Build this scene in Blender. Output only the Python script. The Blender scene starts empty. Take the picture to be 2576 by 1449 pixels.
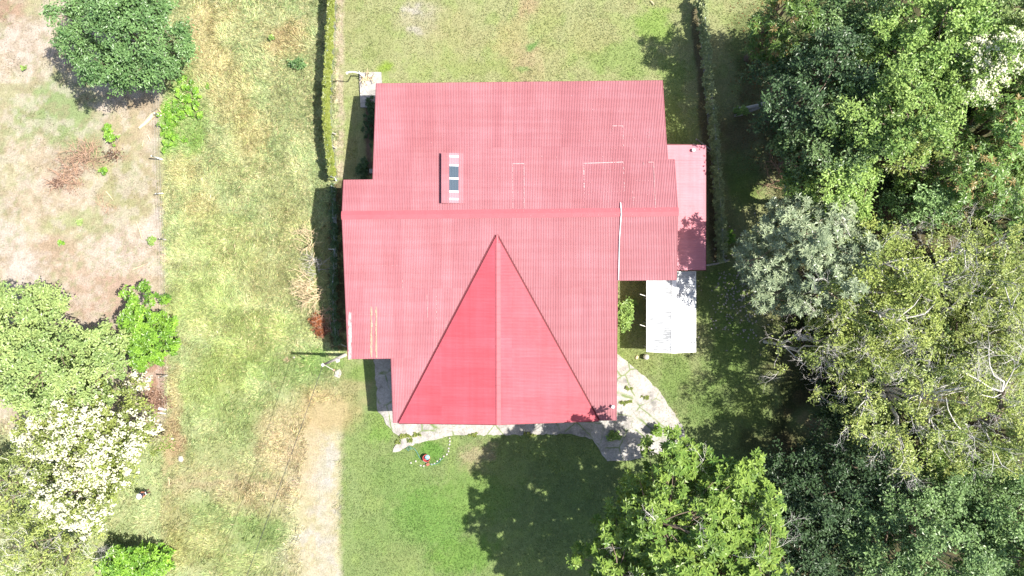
import bpy, bmesh, math
import numpy as np
from mathutils import Vector

# ------------------------------------------------------------------ camera, sky, sun, exposure
S = bpy.context.scene
COL = S.collection
H = 65.0                      # camera height above the ground (m)
K = 2576.0 / (H * 1.5)        # survey units per metre on the ground
cam_d = bpy.data.cameras.new("Camera"); cam_d.lens = 24.0; cam_d.sensor_width = 36.0
cam_d.clip_end = 2000.0
cam = bpy.data.objects.new("Camera", cam_d); cam.location = (0, 0, H); COL.objects.link(cam)
S.camera = cam

SUN_EL = math.radians(56.5)
SUN_AZ = math.radians(-3.0)   # direction to the sun in plan, from +X
sdir = Vector((math.cos(SUN_EL) * math.cos(SUN_AZ), math.cos(SUN_EL) * math.sin(SUN_AZ), math.sin(SUN_EL)))
w = bpy.data.worlds.new("World"); S.world = w; w.use_nodes = True
nt = w.node_tree
sky = nt.nodes.new("ShaderNodeTexSky"); sky.sky_type = 'NISHITA'; sky.sun_disc = False
sky.sun_elevation = SUN_EL; sky.sun_rotation = math.radians(90.0) - SUN_AZ
sky.air_density = 1.0; sky.dust_density = 2.0
bg = nt.nodes["Background"]; bg.inputs[1].default_value = 0.105
nt.links.new(sky.outputs[0], bg.inputs[0])
sl = bpy.data.lights.new("sun", 'SUN'); sl.energy = 5.0; sl.angle = math.radians(0.5); sl.color = (1.0, 0.955, 0.88)
so = bpy.data.objects.new("sun", sl); COL.objects.link(so)
so.rotation_euler = sdir.to_track_quat('Z', 'Y').to_euler(); so.location = (40, 0, 60)
S.view_settings.view_transform = 'Standard'; S.view_settings.look = 'None'
S.view_settings.exposure = 1.2; S.view_settings.gamma = 1.0
S.cycles.use_denoising = True
S.cycles.max_bounces = 6; S.cycles.diffuse_bounces = 3; S.cycles.transmission_bounces = 3; S.cycles.glossy_bounces = 2
S.cycles.transparent_max_bounces = 4

# ------------------------------------------------------------------ helpers
def W(u, v, z=0.0):
    f = (1 - z / H) / K
    return ((u - 1288.0) * f, -(v - 724.5) * f, z)
def lin(r, g, b, k=1.0):
    def c(x):
        x = x / 255.0
        return (x / 12.92 if x <= .04045 else ((x + .055) / 1.055) ** 2.4) * k
    return np.array([c(r), c(g), c(b)])
def P(r, g, b): return lin(r, g, b, 1 / 2.45)    # surface colour that photographs as this sRGB in full sun

def tag(o, label=None, cat=None, group=None, kind=None):
    if label: o["label"] = label
    if cat: o["category"] = cat
    if group: o["group"] = group
    if kind: o["kind"] = kind
    return o
def empty(name, loc=(0, 0, 0), label=None, cat=None, group=None):
    o = bpy.data.objects.new(name, None); o.location = loc; o.empty_display_size = .3; COL.objects.link(o)
    return tag(o, label, cat, group)
def npmesh(name, co, faces, mat, parent=None, color=None, smooth=False, off=None):
    """co (n,3); faces (m,k) all with k corners"""
    co = np.asarray(co, dtype=np.float32)
    faces = np.asarray(faces, dtype=np.int32)
    if parent is not None:
        co = co - np.array(parent.location, dtype=np.float32)
    if off is not None:
        co = co - np.array(off, dtype=np.float32)
    me = bpy.data.meshes.new(name)
    m, k = faces.shape
    me.vertices.add(len(co)); me.vertices.foreach_set("co", co.ravel())
    me.loops.add(m * k); me.loops.foreach_set("vertex_index", faces.ravel())
    me.polygons.add(m); me.polygons.foreach_set("loop_start", np.arange(0, m * k, k, dtype=np.int32))
    me.update(calc_edges=True)
    me.polygons.foreach_set("use_smooth", np.full(m, bool(smooth)))
    if color is not None:
        a = me.color_attributes.new("Col", 'BYTE_COLOR' if len(co) > 400000 else 'FLOAT_COLOR', 'POINT')
        c4 = np.ones((len(co), 4), dtype=np.float32); c4[:, :3] = np.clip(color, 0, 1)
        a.data.foreach_set("color", c4.ravel())
    me.materials.append(mat)
    o = bpy.data.objects.new(name, me); COL.objects.link(o)
    if off is not None: o.location = off
    if parent is not None: o.parent = parent
    return o
class MB:
    """collects prisms, boxes, tubes into one mesh"""
    def __init__(s): s.v = []; s.f = []
    def add(s, vs, fs):
        n = len(s.v); s.v += [tuple(map(float, p)) for p in vs]; s.f += [tuple(i + n for i in f) for f in fs]
    def box(s, x0, x1, y0, y1, z0, z1):
        s.add([(x0,y0,z0),(x1,y0,z0),(x1,y1,z0),(x0,y1,z0),(x0,y0,z1),(x1,y0,z1),(x1,y1,z1),(x0,y1,z1)],
              [(3,2,1,0),(4,5,6,7),(0,1,5,4),(1,2,6,5),(2,3,7,6),(3,0,4,7)])
    def hexa(s, p):   # 4 bottom + 4 top points
        s.add(p, [(3,2,1,0),(4,5,6,7),(0,1,5,4),(1,2,6,5),(2,3,7,6),(3,0,4,7)])
    def tube(s, pts, rad, n=8, cap=True):
        pts = [Vector(p) for p in pts]
        if not hasattr(rad, '__len__'): rad = [rad] * len(pts)
        rings = []
        up = Vector((0, 0, 1))
        for i, p in enumerate(pts):
            d = (pts[min(i + 1, len(pts) - 1)] - pts[max(i - 1, 0)]).normalized()
            a = d.cross(up if abs(d.z) < .95 else Vector((1, 0, 0))).normalized(); b = d.cross(a)
            rings.append([p + (a * math.cos(t) + b * math.sin(t)) * rad[i] for t in [2 * math.pi * j / n for j in range(n)]])
        vs = [q for r in rings for q in r]; fs = []
        for i in range(len(pts) - 1):
            for j in range(n):
                fs.append((i*n+j, i*n+(j+1)%n, (i+1)*n+(j+1)%n, (i+1)*n+j))
        if cap:
            fs.append(tuple(range(n)))
            fs.append(tuple((len(pts)-1)*n + j for j in range(n - 1, -1, -1)))
        s.add(vs, fs)
    def lathe(s, c, prof, n=20):
        vs = []; fs = []
        for (r, z) in prof:
            for j in range(n):
                t = 2*math.pi*j/n; vs.append((c[0]+r*math.cos(t), c[1]+r*math.sin(t), c[2]+z))
        for i in range(len(prof)-1):
            for j in range(n): fs.append((i*n+j, i*n+(j+1)%n, (i+1)*n+(j+1)%n, (i+1)*n+j))
        fs.append(tuple(range(n-1,-1,-1))); fs.append(tuple((len(prof)-1)*n+j for j in range(n)))
        s.add(vs, fs)
    def build(s, name, mat, parent=None, smooth=False, off=None, bevel=0):
        me = bpy.data.meshes.new(name)
        o0 = Vector(parent.location) if parent is not None else Vector((0,0,0))
        if off is not None: o0 = o0 + Vector(off)
        me.from_pydata([tuple(Vector(p) - o0) for p in s.v], [], s.f); me.update()
        if smooth: me.polygons.foreach_set("use_smooth", [True] * len(me.polygons))
        me.materials.append(mat)
        o = bpy.data.objects.new(name, me); COL.objects.link(o)
        if off is not None: o.location = off
        if parent is not None: o.parent = parent
        if bevel:
            m = o.modifiers.new("Bevel", 'BEVEL'); m.width = bevel; m.segments = 2
        return o

# value noise
_R = np.random.default_rng(7).random((256, 256))
def vn(x, y, s, seed=0):
    x = np.asarray(x) / s + seed * 17.31; y = np.asarray(y) / s + seed * 9.77
    xi = np.floor(x).astype(int); yi = np.floor(y).astype(int); fx = x - xi; fy = y - yi
    fx = fx*fx*(3-2*fx); fy = fy*fy*(3-2*fy)
    g = lambda a, b: _R[a % 256, b % 256]
    return (g(xi,yi)*(1-fx)+g(xi+1,yi)*fx)*(1-fy) + (g(xi,yi+1)*(1-fx)+g(xi+1,yi+1)*fx)*fy
def fbm(x, y, s, seed=0, o=4):
    t = 0; a = 1; n = 0
    for i in range(o):
        t = t + a * vn(x, y, s / 2**i, seed + i * 3); n += a; a *= .55
    return t / n
def ss(a, b, x):
    t = np.clip((x - a) / (b - a), 0, 1); return t*t*(3-2*t)

# ------------------------------------------------------------------ materials
def new_mat(name):
    m = bpy.data.materials.new(name); m.use_nodes = True
    return m, m.node_tree, m.node_tree.nodes["Principled BSDF"]
def N(nt, t, **kw):
    n = nt.nodes.new(t)
    for k, v in kw.items():
        if k in ('operation', 'blend_type', 'data_type', 'feature', 'noise_dimensions', 'attribute_name', 'distance', 'wave_type', 'bands_direction', 'interpolation', 'vector_type'): setattr(n, k, v)
    return n
def mapn(nt, scale=(1,1,1), kind='Object'):
    tc = nt.nodes.new("ShaderNodeTexCoord"); mp = nt.nodes.new("ShaderNodeMapping")
    if kind == 'World':
        g = nt.nodes.new("ShaderNodeNewGeometry"); nt.links.new(g.outputs['Position'], mp.inputs[0])
    else: nt.links.new(tc.outputs[kind], mp.inputs[0])
    mp.inputs['Scale'].default_value = scale
    return mp.outputs[0]
def noise(nt, vec, scale, detail=4, rough=.6):
    n = nt.nodes.new("ShaderNodeTexNoise"); n.inputs['Scale'].default_value = scale
    n.inputs['Detail'].default_value = detail; n.inputs['Roughness'].default_value = rough
    nt.links.new(vec, n.inputs['Vector']); return n.outputs['Fac']
def ramp(nt, fac, stops):
    r = nt.nodes.new("ShaderNodeValToRGB"); e = r.color_ramp.elements
    while len(e) < len(stops): e.new(.5)
    for i, (p, c) in enumerate(stops):
        e[i].position = p; e[i].color = (*c, 1) if len(c) == 3 else c
    nt.links.new(fac, r.inputs[0]); return r.outputs[0]
def mixc(nt, fac, a, b, bt='MIX'):
    m = nt.nodes.new("ShaderNodeMix"); m.data_type = 'RGBA'; m.blend_type = bt
    for s_, x in ((0, fac), (6, a), (7, b)):
        if hasattr(x, 'links'): nt.links.new(x, m.inputs[s_])
        elif s_ == 0: m.inputs[0].default_value = x
        else: m.inputs[s_].default_value = (*x, 1)
    return m.outputs[2]
def bump(nt, p, h, strength, dist=.05):
    b = nt.nodes.new("ShaderNodeBump"); b.inputs['Strength'].default_value = strength; b.inputs['Distance'].default_value = dist
    nt.links.new(h, b.inputs['Height']); nt.links.new(b.outputs[0], p.inputs['Normal'])
def simple(name, col, rough=.6, metal=0, var=.25, vs=3.0, bmp=.1):
    m, nt, p = new_mat(name); v = mapn(nt, kind='World')
    f = noise(nt, v, vs, 5)
    c = mixc(nt, 1.0, tuple(col), ramp(nt, f, [(.25, (1-var,)*3), (.75, (1+var*.6,)*3)]), 'MULTIPLY')
    nt.links.new(c, p.inputs['Base Color']); p.inputs['Roughness'].default_value = rough; p.inputs['Metallic'].default_value = metal
    if bmp: bump(nt, p, noise(nt, v, vs * 8, 4), bmp, .02)
    return m
def attr_mat(name, rough=.9, spec=.2, trans=0.0, v1=.35, bstr=.6, detail=True):
    m, nt, p = new_mat(name)
    a = nt.nodes.new("ShaderNodeVertexColor"); a.layer_name = "Col"
    c = a.outputs[0]
    if detail:
        v = mapn(nt, kind='World')
        f1 = noise(nt, v, 7.0, 5, .75); f2 = noise(nt, v, 1.6, 5, .65)
        c = mixc(nt, 1.0, c, ramp(nt, f1, [(.3, (1-v1,)*3), (.7, (1+v1,)*3)]), 'MULTIPLY')
        c = mixc(nt, 1.0, c, ramp(nt, f2, [(.3, (.86,.88,.86)), (.7, (1.12,1.1,1.12))]), 'MULTIPLY')
        bump(nt, p, f1, bstr, .12)
    nt.links.new(c, p.inputs['Base Color'])
    p.inputs['Roughness'].default_value = rough; p.inputs['Specular IOR Level'].default_value = spec
    if trans:
        t = nt.nodes.new("ShaderNodeBsdfTranslucent"); mx = nt.nodes.new("ShaderNodeMixShader"); mx.inputs[0].default_value = trans
        c2 = mixc(nt, 1.0, c, (1.05, 1.15, .75), 'MULTIPLY')
        nt.links.new(c2, t.inputs[0]); nt.links.new(p.outputs[0], mx.inputs[1]); nt.links.new(t.outputs[0], mx.inputs[2])
        nt.links.new(mx.outputs[0], nt.nodes["Material Output"].inputs[0])
    return m
M = {}
M['ground'] = attr_mat('ground_cover', .95, .1, v1=.28, bstr=.7)
M['blade'] = attr_mat('grass_blade', .7, .15, trans=.25, detail=False)
M['leaf'] = attr_mat('leaf', .42, .5, trans=.20, detail=False)
M['petal'] = attr_mat('petal', .8, .1, trans=.2, detail=False)
M['bark'] = simple('bark', lin(120, 104, 88, .9), .9, var=.4, vs=5, bmp=.5)
M['palebark'] = simple('pale_bark', lin(222, 216, 208, .8), .85, var=.35, vs=6, bmp=.3)
M['drywood'] = simple('dry_wood', lin(222, 200, 160, .8), .85, var=.3, vs=6, bmp=.3)
M['brownwood'] = simple('brown_wood', lin(182, 148, 124, .9), .9, var=.4, vs=6, bmp=.3)
M['greywood'] = simple('weathered_wood', lin(186, 180, 172, .8), .85, var=.3, vs=6, bmp=.3)
M['wall'] = simple('painted_wall', lin(222, 206, 178, .85), .85, var=.08, vs=1.5)
M['trim'] = simple('white_trim', lin(232, 230, 224, .85), .5, var=.08)
M['seal'] = simple('aged_sealant', lin(240, 190, 190, .55), .7, var=.3, vs=9, bmp=0)
M['white'] = simple('white_paint', (.72, .72, .72), .4, var=.08, vs=8, bmp=0)
M['galv'] = simple('galvanised_steel', lin(190, 196, 200, .8), .4, metal=.5, var=.2, vs=6)
M['black'] = simple('dark_rubber', (.02, .02, .02), .6, var=.2)
m, t_, p = new_mat('window_glass'); p.inputs['Base Color'].default_value = (.02, .03, .035, 1); p.inputs['Roughness'].default_value = .05; M['glass'] = m
M['door'] = simple('brown_door', lin(110, 70, 50), .5)

def roof_mat(name, base, streak_dir):
    m, nt, p = new_mat(name); v = mapn(nt, kind='World')
    f1 = noise(nt, v, .28, 5, .6); f2 = noise(nt, v, 2.2, 5, .7)
    sc = (.35, 7.0, 1) if streak_dir == 'x' else (7.0, .25, 1)
    v2 = mapn(nt, sc, 'World'); f3 = noise(nt, v2, 1.0, 5, .7)
    sc2 = (.12, 2.4, 1) if streak_dir == 'y' else (2.4, .12, 1)
    v3 = mapn(nt, sc2, 'World'); f4 = noise(nt, v3, 1.0, 3, .5)
    c = mixc(nt, 1.0, tuple(base), ramp(nt, f1, [(.3, (.93,.90,.90)), (.7, (1.05,1.12,1.15))]), 'MULTIPLY')
    c = mixc(nt, 1.0, c, ramp(nt, f3, [(.3, (.93,.91,.91)), (.7, (1.06,1.10,1.10))]), 'MULTIPLY')
    c = mixc(nt, 1.0, c, ramp(nt, f4, [(.35, (.95,.93,.93)), (.65, (1.03,1.06,1.06))]), 'MULTIPLY')
    c = mixc(nt, ramp(nt, f2, [(.62, (0,0,0)), (.85, (.12,.12,.12))]), c, tuple(lin(226, 180, 176, .7)))
    sp_ = nt.nodes.new("ShaderNodeSeparateXYZ"); nt.links.new(v, sp_.inputs[0])
    ax = (0, 1) if streak_dir == 'y' else (1, 0)
    def mth(op, a, b=None):
        n_ = nt.nodes.new("ShaderNodeMath"); n_.operation = op
        nt.links.new(a, n_.inputs[0])
        if b is not None:
            if hasattr(b, 'links'): nt.links.new(b, n_.inputs[1])
            else: n_.inputs[1].default_value = b
        return n_.outputs[0]
    col_i = mth('FLOOR', mth('MULTIPLY', sp_.outputs[ax[0]], 1 / .852)); row_i = mth('FLOOR', mth('MULTIPLY', sp_.outputs[ax[1]], 1 / 6.1))
    cb = nt.nodes.new("ShaderNodeCombineXYZ"); nt.links.new(col_i, cb.inputs[0]); nt.links.new(row_i, cb.inputs[1])
    wn = nt.nodes.new("ShaderNodeTexWhiteNoise"); nt.links.new(cb.outputs[0], wn.inputs['Vector'])
    c = mixc(nt, 1.0, c, ramp(nt, wn.outputs['Value'], [(0, (.95,.92,.93)), (1, (1.05,1.09,1.08))]), 'MULTIPLY')
    fr = mth('FRACT', mth('MULTIPLY', sp_.outputs[ax[1]], 1 / 1.22)); nz = noise(nt, v, 3.5, 3)
    c = mixc(nt, 1.0, c, mixc(nt, ramp(nt, nz, [(.4, (0,)*3), (.6, (1,)*3)]), (1, 1, 1), ramp(nt, fr, [(0, (.88,.84,.85)), (.05, (.97,.95,.95)), (.08, (1,)*3)])), 'MULTIPLY')
    nt.links.new(c, p.inputs['Base Color'])
    nt.links.new(ramp(nt, f2, [(.3, (.58,)*3), (.7, (.72,)*3)]), p.inputs['Roughness'])
    p.inputs['Specular IOR Level'].default_value = .3
    return m
RED = lin(236, 138, 148, 1/2.1)
M['roof'] = roof_mat('red_metal_roof', lin(207, 134, 140, 1/2.05), 'y')
M['roofx'] = roof_mat('red_metal_roof_cross', RED * np.array([.94, .58, .62]), 'x')
M['roofp'] = roof_mat('porch_metal_roof', RED * np.array([1.08, 1.35, 1.32]), 'x')
M['redflash'] = simple('red_flashing', lin(232, 118, 128, 1/2.5), .7, var=.12, vs=2, bmp=.05)
M['valley'] = simple('valley_gutter', lin(104, 14, 28, .7), .6, var=.2, vs=3)  # dark tone also paints the valley shadow gap; fascias share it
# white shed sheets with grey weather streaks
m, nt, p = new_mat('white_weathered_sheet'); v = mapn(nt, (.55, 5.0, 1), 'World'); f = noise(nt, v, 1.3, 6, .75)
f2 = noise(nt, mapn(nt, kind='World'), .45, 4, .6)
fm = nt.nodes.new("ShaderNodeMath"); fm.operation = 'MULTIPLY_ADD'; nt.links.new(f2, fm.inputs[0]); fm.inputs[1].default_value = .55; nt.links.new(f, fm.inputs[2])
c = ramp(nt, fm.outputs[0], [(.55, (.52,.53,.54)), (.78, (.42,.43,.44)), (.94, (.14,.145,.15))])
nt.links.new(c, p.inputs['Base Color']); p.inputs['Roughness'].default_value = .45; M['shed'] = m
# old concrete with cracks and moss in the joints
def concrete(name, cell=1.9, greenery=True):
    m, nt, p = new_mat(name); v = mapn(nt, kind='World')
    n0 = nt.nodes.new("ShaderNodeTexNoise"); n0.inputs['Scale'].default_value = 1.2; nt.links.new(v, n0.inputs['Vector'])
    wv = mixc(nt, .22, v, n0.outputs['Color'])
    vo = nt.nodes.new("ShaderNodeTexVoronoi"); vo.feature = 'DISTANCE_TO_EDGE'; vo.inputs['Scale'].default_value = cell; nt.links.new(wv, vo.inputs['Vector'])
    vo2 = nt.nodes.new("ShaderNodeTexVoronoi"); vo2.feature = 'DISTANCE_TO_EDGE'; vo2.inputs['Scale'].default_value = .45; nt.links.new(wv, vo2.inputs['Vector'])
    f1 = noise(nt, v, .7, 6, .65); f2 = noise(nt, v, 6, 5, .7); f3 = noise(nt, v, .5, 3)
    c = ramp(nt, f1, [(.3, lin(150,147,144,.5)), (.45, lin(208,202,194,.5)), (.7, lin(232,225,216,.55))])
    c = mixc(nt, 1.0, c, ramp(nt, f2, [(.3, (.70,)*3), (.7, (1.10,)*3)]), 'MULTIPLY')
    ck = ramp(nt, vo.outputs['Distance'], [(.0, (.4,)*3), (.04, (0,)*3)])
    c = mixc(nt, ck, c, tuple(lin(110,104,92,.6)))
    if greenery:
        gk = ramp(nt, vo2.outputs['Distance'], [(.0, (1,)*3), (.035, (0,)*3)])
        gm = mixc(nt, 1.0, gk, ramp(nt, f3, [(.42, (0,)*3), (.55, (1,)*3)]), 'MULTIPLY')
        c = mixc(nt, gm, c, tuple(P(140,165,85)))
    nt.links.new(c, p.inputs['Base Color']); p.inputs['Roughness'].default_value = .9
    bump(nt, p, vo.outputs['Distance'], .3, .05)
    return m
M['concrete'] = concrete('cracked_concrete', 3.2); M['slab'] = concrete('stained_concrete', 1.1, False)

# ------------------------------------------------------------------ ground
GR = [  # (u, v, ru, rv, colour, strength): patches that differ in what grows or lies there, plus one painted as sunlit
 # dirt lot
 (150,270,95,110,(165,190,120),.9),(60,300,40,60,(175,195,130),.7),(215,370,70,90,(175,192,128),.75),(20,600,60,60,(238,222,206),.8),(30,430,50,50,(205,205,150),.5),
 (55,110,80,90,(232,214,196),.9),(20,30,60,40,(198,160,132),.8),(190,420,45,50,(190,160,134),.5),(330,330,60,60,(214,196,150),.7),
 (300,450,90,100,(200,198,142),.7),(150,560,70,45,(180,195,120),.6),(120,640,90,50,(208,180,150),.8),(330,500,70,90,(188,186,132),.7),
 (60,680,60,60,(236,220,206),.9),(320,620,90,70,(228,208,190),.9),(385,570,28,45,(234,218,204),.8),(255,720,120,60,(214,180,158),.8),
 (180,780,80,50,(232,206,186),.8),(300,800,90,80,(216,184,160),.9),(390,900,40,90,(205,160,140),.9),(385,990,40,50,(200,150,125),.8),
 (240,560,60,40,(185,200,130),.5),(150,440,40,50,(196,166,140),.5),(340,270,70,30,(196,170,140),.6),(395,440,30,60,(196,184,140),.6),
 # field
 (520,120,55,120,(226,208,150),.9),(560,40,70,60,(218,204,146),.7),(590,230,60,80,(222,206,146),.8),(500,60,35,60,(225,212,160),.7),
 (465,230,42,62,(160,198,100),.9),(480,300,55,75,(166,202,104),.9),(425,320,22,80,(150,205,70),1.0),(485,360,30,30,(150,190,80),.8),(710,90,60,60,(222,184,136),.75),(740,250,70,120,(178,184,124),.7),
 (640,330,50,80,(222,204,138),.7),(470,420,50,45,(214,204,140),.8),(600,420,70,50,(206,204,138),.6),(500,520,60,60,(218,206,142),.8),
 (700,480,70,80,(196,196,132),.6),(730,560,60,60,(196,184,116),.5),(560,620,120,80,(186,196,112),.7),(680,700,100,90,(188,186,118),.6),
 (500,760,110,90,(184,200,108),.7),(640,840,120,80,(186,202,108),.8),(760,680,60,120,(180,186,120),.6),(560,930,110,70,(182,202,104),.8),
 (790,830,50,30,(190,190,110),.4),(810,900,60,30,(140,182,84),.9),(720,930,110,60,(150,182,92),.8),(500,1000,90,60,(178,198,108),.8),
 (620,1050,110,70,(168,188,108),.8),(470,1180,60,60,(196,188,136),.7),(560,1120,120,50,(172,184,114),.6),(600,1180,110,40,(192,184,130),.7),
 (690,1110,50,90,(206,190,142),.7),(540,1215,120,22,(206,190,150),.8),(640,1240,90,20,(205,188,142),.8),(560,1290,130,60,(166,186,108),.8),
 (660,1340,90,70,(150,180,96),.9),(500,1380,90,60,(192,192,116),.7),(600,1420,90,40,(172,186,104),.7),(740,1400,30,60,(190,186,120),.6),
 (430,1120,30,70,(214,186,140),.8),(420,1290,60,70,(192,184,128),.7),(440,1380,30,60,(200,196,110),.6),(736,902,12,10,(212,178,150),1),
 (700,1290,60,30,(214,196,150),.6),(440,1040,22,120,(205,180,140),.8),
 # lawn behind the house
 (1060,50,60,50,(206,198,160),.7),(1050,10,40,30,(210,202,172),.6),(1045,75,24,14,(224,216,206),.6),(1040,8,26,14,(224,216,206),.6),(1320,20,40,40,(212,186,142),.8),(1330,150,50,60,(208,186,142),.7),
 (950,90,50,80,(178,186,116),.5),(1140,90,80,60,(196,190,132),.6),(1280,100,60,50,(204,192,128),.6),(1345,115,20,16,(130,178,90),.9),
 (1335,165,22,14,(140,180,100),.8),(965,165,30,24,(166,196,72),1),(1490,100,70,60,(190,190,120),.5),(1640,60,60,60,(160,196,86),.8),
 (1560,150,120,40,(160,190,98),.7),(1700,200,40,70,(158,188,96),.7),(1690,300,30,80,(168,190,100),.7),(880,60,26,90,(186,186,126),.6),
 (1200,170,160,30,(176,190,108),.6),(1380,60,40,60,(190,192,120),.5),
 # grass in front of the house
 (1200,1145,45,30,(206,188,150),.75),(1190,1180,40,25,(196,180,136),.5),(1120,1060,60,20,(160,180,100),.5),(1000,1200,90,70,(140,176,90),.6),
 (1080,1300,110,90,(128,176,76),.8),(960,1340,90,60,(146,176,96),.6),(1200,1250,120,80,(140,180,82),.7),(1000,1400,60,40,(158,176,104),.6),
 (1170,1400,90,60,(128,174,70),.8),(900,1150,30,90,(162,184,108),.7),(950,1060,50,60,(160,190,96),.8),(880,1260,22,120,(160,182,112),.7),
 (900,960,40,40,(196,186,130),.7),(1080,1130,40,30,(120,176,66),.8),(910,920,40,30,(150,180,90),.8),(950,1100,30,30,(150,190,88),.8),
 # beside and beyond the shed
 (1600,900,50,40,(164,180,100),.7),(1690,940,60,60,(138,170,84),.7),(1820,760,70,120,(120,165,70),.6),(1850,900,80,100,(130,170,76),.6),(1780,1010,60,60,(130,165,80),.6),
 (1700,1080,14,60,(196,180,140),.8),(2050,1075,55,45,(206,184,140),.9),(1900,1020,60,60,(136,160,76),.6),(1950,1120,120,50,(110,110,72),.7),  # the tan patch among the trees has its sunlight painted in
 (1880,110,60,110,(120,140,74),.7),(1900,200,40,60,(128,118,82),.7),(1860,330,70,60,(150,132,104),.7),(1860,430,60,60,(130,160,84),.6),
 (1870,480,50,50,(150,178,84),.7),(1925,80,30,90,(150,120,90),.6),(1575,840,20,60,(160,185,90),.6),
]
def zone(u, v):
    """0 other, 1 lawn, 2 field, 3 dirt lot, 4 dirt track, 5 wood floor"""
    wob = (fbm(u, v, 90, 3) - .5)
    z = np.zeros(u.shape, int)
    z[:] = 2
    lawn = (u > 850 + wob * 14 + (fbm(u, v, 12, 57, 3) - .5) * 22) & (u < 1950)
    z[lawn] = 1
    z[(u >= 1950 + wob * 160)] = 5
    w2 = (fbm(u, v, 14, 56, 3) - .5)
    lot = (u < 408 + (v > 620) * 8 + wob * 14 + w2 * 30) & (v < 1050)
    z[lot] = 3
    tc = 806 + np.clip((1000 - v), -60, 60) * -.35 * 0 + 6 * np.sin(v / 120.0)
    tw = np.where(v > 960, 42 + (fbm(u, v, 16, 55, 3) - .5) * 46 + np.clip(u - tc, 0, 10) * .8, 0)
    tr = (v > 1010) & (np.abs(u - tc - np.where(v < 1080, (1080 - v) * .28, 0)) < tw)
    z[tr] = 4
    return z
def field_col(x, y):
    u = x * K + 1288; v = 724.5 - y * K
    n1 = fbm(u, v, 120, 1); n2 = fbm(u, v, 34, 2); n3 = fbm(u, v, 12, 5, 3)
    jit_u = u + (fbm(u, v, 26, 11) - .5) * 40 + (fbm(u, v, 90, 12) - .5) * 60
    jit_v = v + (fbm(u, v, 26, 13) - .5) * 40 + (fbm(u, v, 90, 14) - .5) * 60
    z = zone(u, v)
    col = np.zeros(u.shape + (3,))
    def mixin(mask, c):
        nonlocal col
        col = col * (1 - mask[..., None]) + c * mask[..., None]
    one = np.ones(u.shape)
    mixin(one, P(194, 208, 144))
    mixin(ss(.42, .62, n2) * .5, P(210, 208, 152))
    # smooth memberships
    wob = (fbm(u, v, 30, 3) - .5)
    m_lawn = ss(846, 862, u + wob * 14)
    lawncol = P(174, 188, 108) * (1 - m_lawn[..., None] * 0)
    south = ss(760, 1100, v)
    lc = P(192, 196, 134)[None] * (1 - south[..., None]) + P(156, 178, 106)[None] * south[..., None]
    col = col * (1 - m_lawn[..., None]) + lc * m_lawn[..., None]
    mixin(m_lawn * ss(.45, .68, n2) * .45, P(174, 200, 106))
    mixin(m_lawn * ss(.52, .72, n1) * .35 * (1 - south * .7), P(202, 196, 134))
    wf0 = fbm(u, v, 9, 81, 3)
    m_lot = (1 - ss(396, 418, u + wob * 14 - (v > 620) * 8 + (wf0 - .5) * 26)) * (1 - ss(1040, 1130, v))
    mixin(m_lot, P(224, 206, 176))
    mixin(m_lot * ss(.48, .66, n2) * .6, P(202, 182, 148))
    mixin(m_lot * ss(.5, .62, n1) * (v < 600) * .6, P(186, 190, 130))
    for (a, b, ru, rv, c, s) in GR:
        d = np.sqrt(((jit_u - a) / ru) ** 2 + ((jit_v - b) / rv) ** 2)
        if a > 408: d = d + (u < 404) * .6
        else: d = d + (u > 416) * (v < 1050) * 3
        if 430 < a < 840: s = s * .75
        mixin((1 - ss(.45, 1.25, d + (n3 - .5) * .7)) * s, P(*c))
    mixin(m_lot * ss(.5, .62, fbm(u, v, 16, 82, 3)) * .45, P(190, 170, 136))
    mixin(m_lot * ss(.5, .6, fbm(u, v, 22, 83, 4)) * .45, P(238, 222, 206))
    mixin(m_lot * ss(.54, .64, wf0) * ss(.4, .55, fbm(u, v, 80, 84)) * .4, P(172, 184, 126))
    # bare strip along the hedge
    mixin((1 - ss(6, 16, np.abs(u - 854 + wob * 10))) * (v < 445) * .85 * ss(.25, .5, n3), P(226, 208, 178))
    # worn track
    tc = 806 + 6 * np.sin(v / 120.0) + np.where(v < 1080, (1080 - v) * .28, 0)
    e = np.abs(u - tc) + (n3 - .5) * 16
    wdt = 44 + ss(1000, 1150, v) * 8
    right = (u > tc)
    tm = np.where(right, 1 - ss(wdt - 16, wdt + 16, e), 1 - ss(wdt - 38, wdt + 60, e + (fbm(u, v, 70, 31) - .5) * 60)) * ss(960, 1150, v)
    mixin(tm * .9, P(230, 214, 182))
    mixin(tm * ss(.48, .6, wf0) * .6, P(200, 190, 140))
    mixin(tm * ss(.52, .6, fbm(u, v, 24, 85, 4)) * .6, P(216, 210, 200))
    mixin(ss(.3, .7, tm) * ss(.58, .72, fbm(u, v, 40, 21)) * .5, P(206, 196, 140))
    gm = (1 - ss(.5, 1.1, np.sqrt(((u - 812) / 30) ** 2 + ((v - 1195) / 75) ** 2) + (n3 - .5) * .9))
    mixin(gm * .45, P(212, 210, 204))
    mixin((1 - ss(.4, 1.2, np.sqrt(((u - 818) / 26) ** 2 + ((v - 1370) / 120) ** 2) + (n3 - .5))) * .35, P(222, 214, 200))
    mixin((1 - ss(.35, 1.15, np.sqrt(((jit_u - 745) / 95) ** 2 + ((jit_v - 1120) / 130) ** 2))) * .75, P(222, 202, 156))
    mixin((1 - ss(.35, 1.15, np.sqrt(((jit_u - 640) / 150) ** 2 + ((jit_v - 1235) / 40) ** 2))) * .6, P(216, 196, 150))
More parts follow.
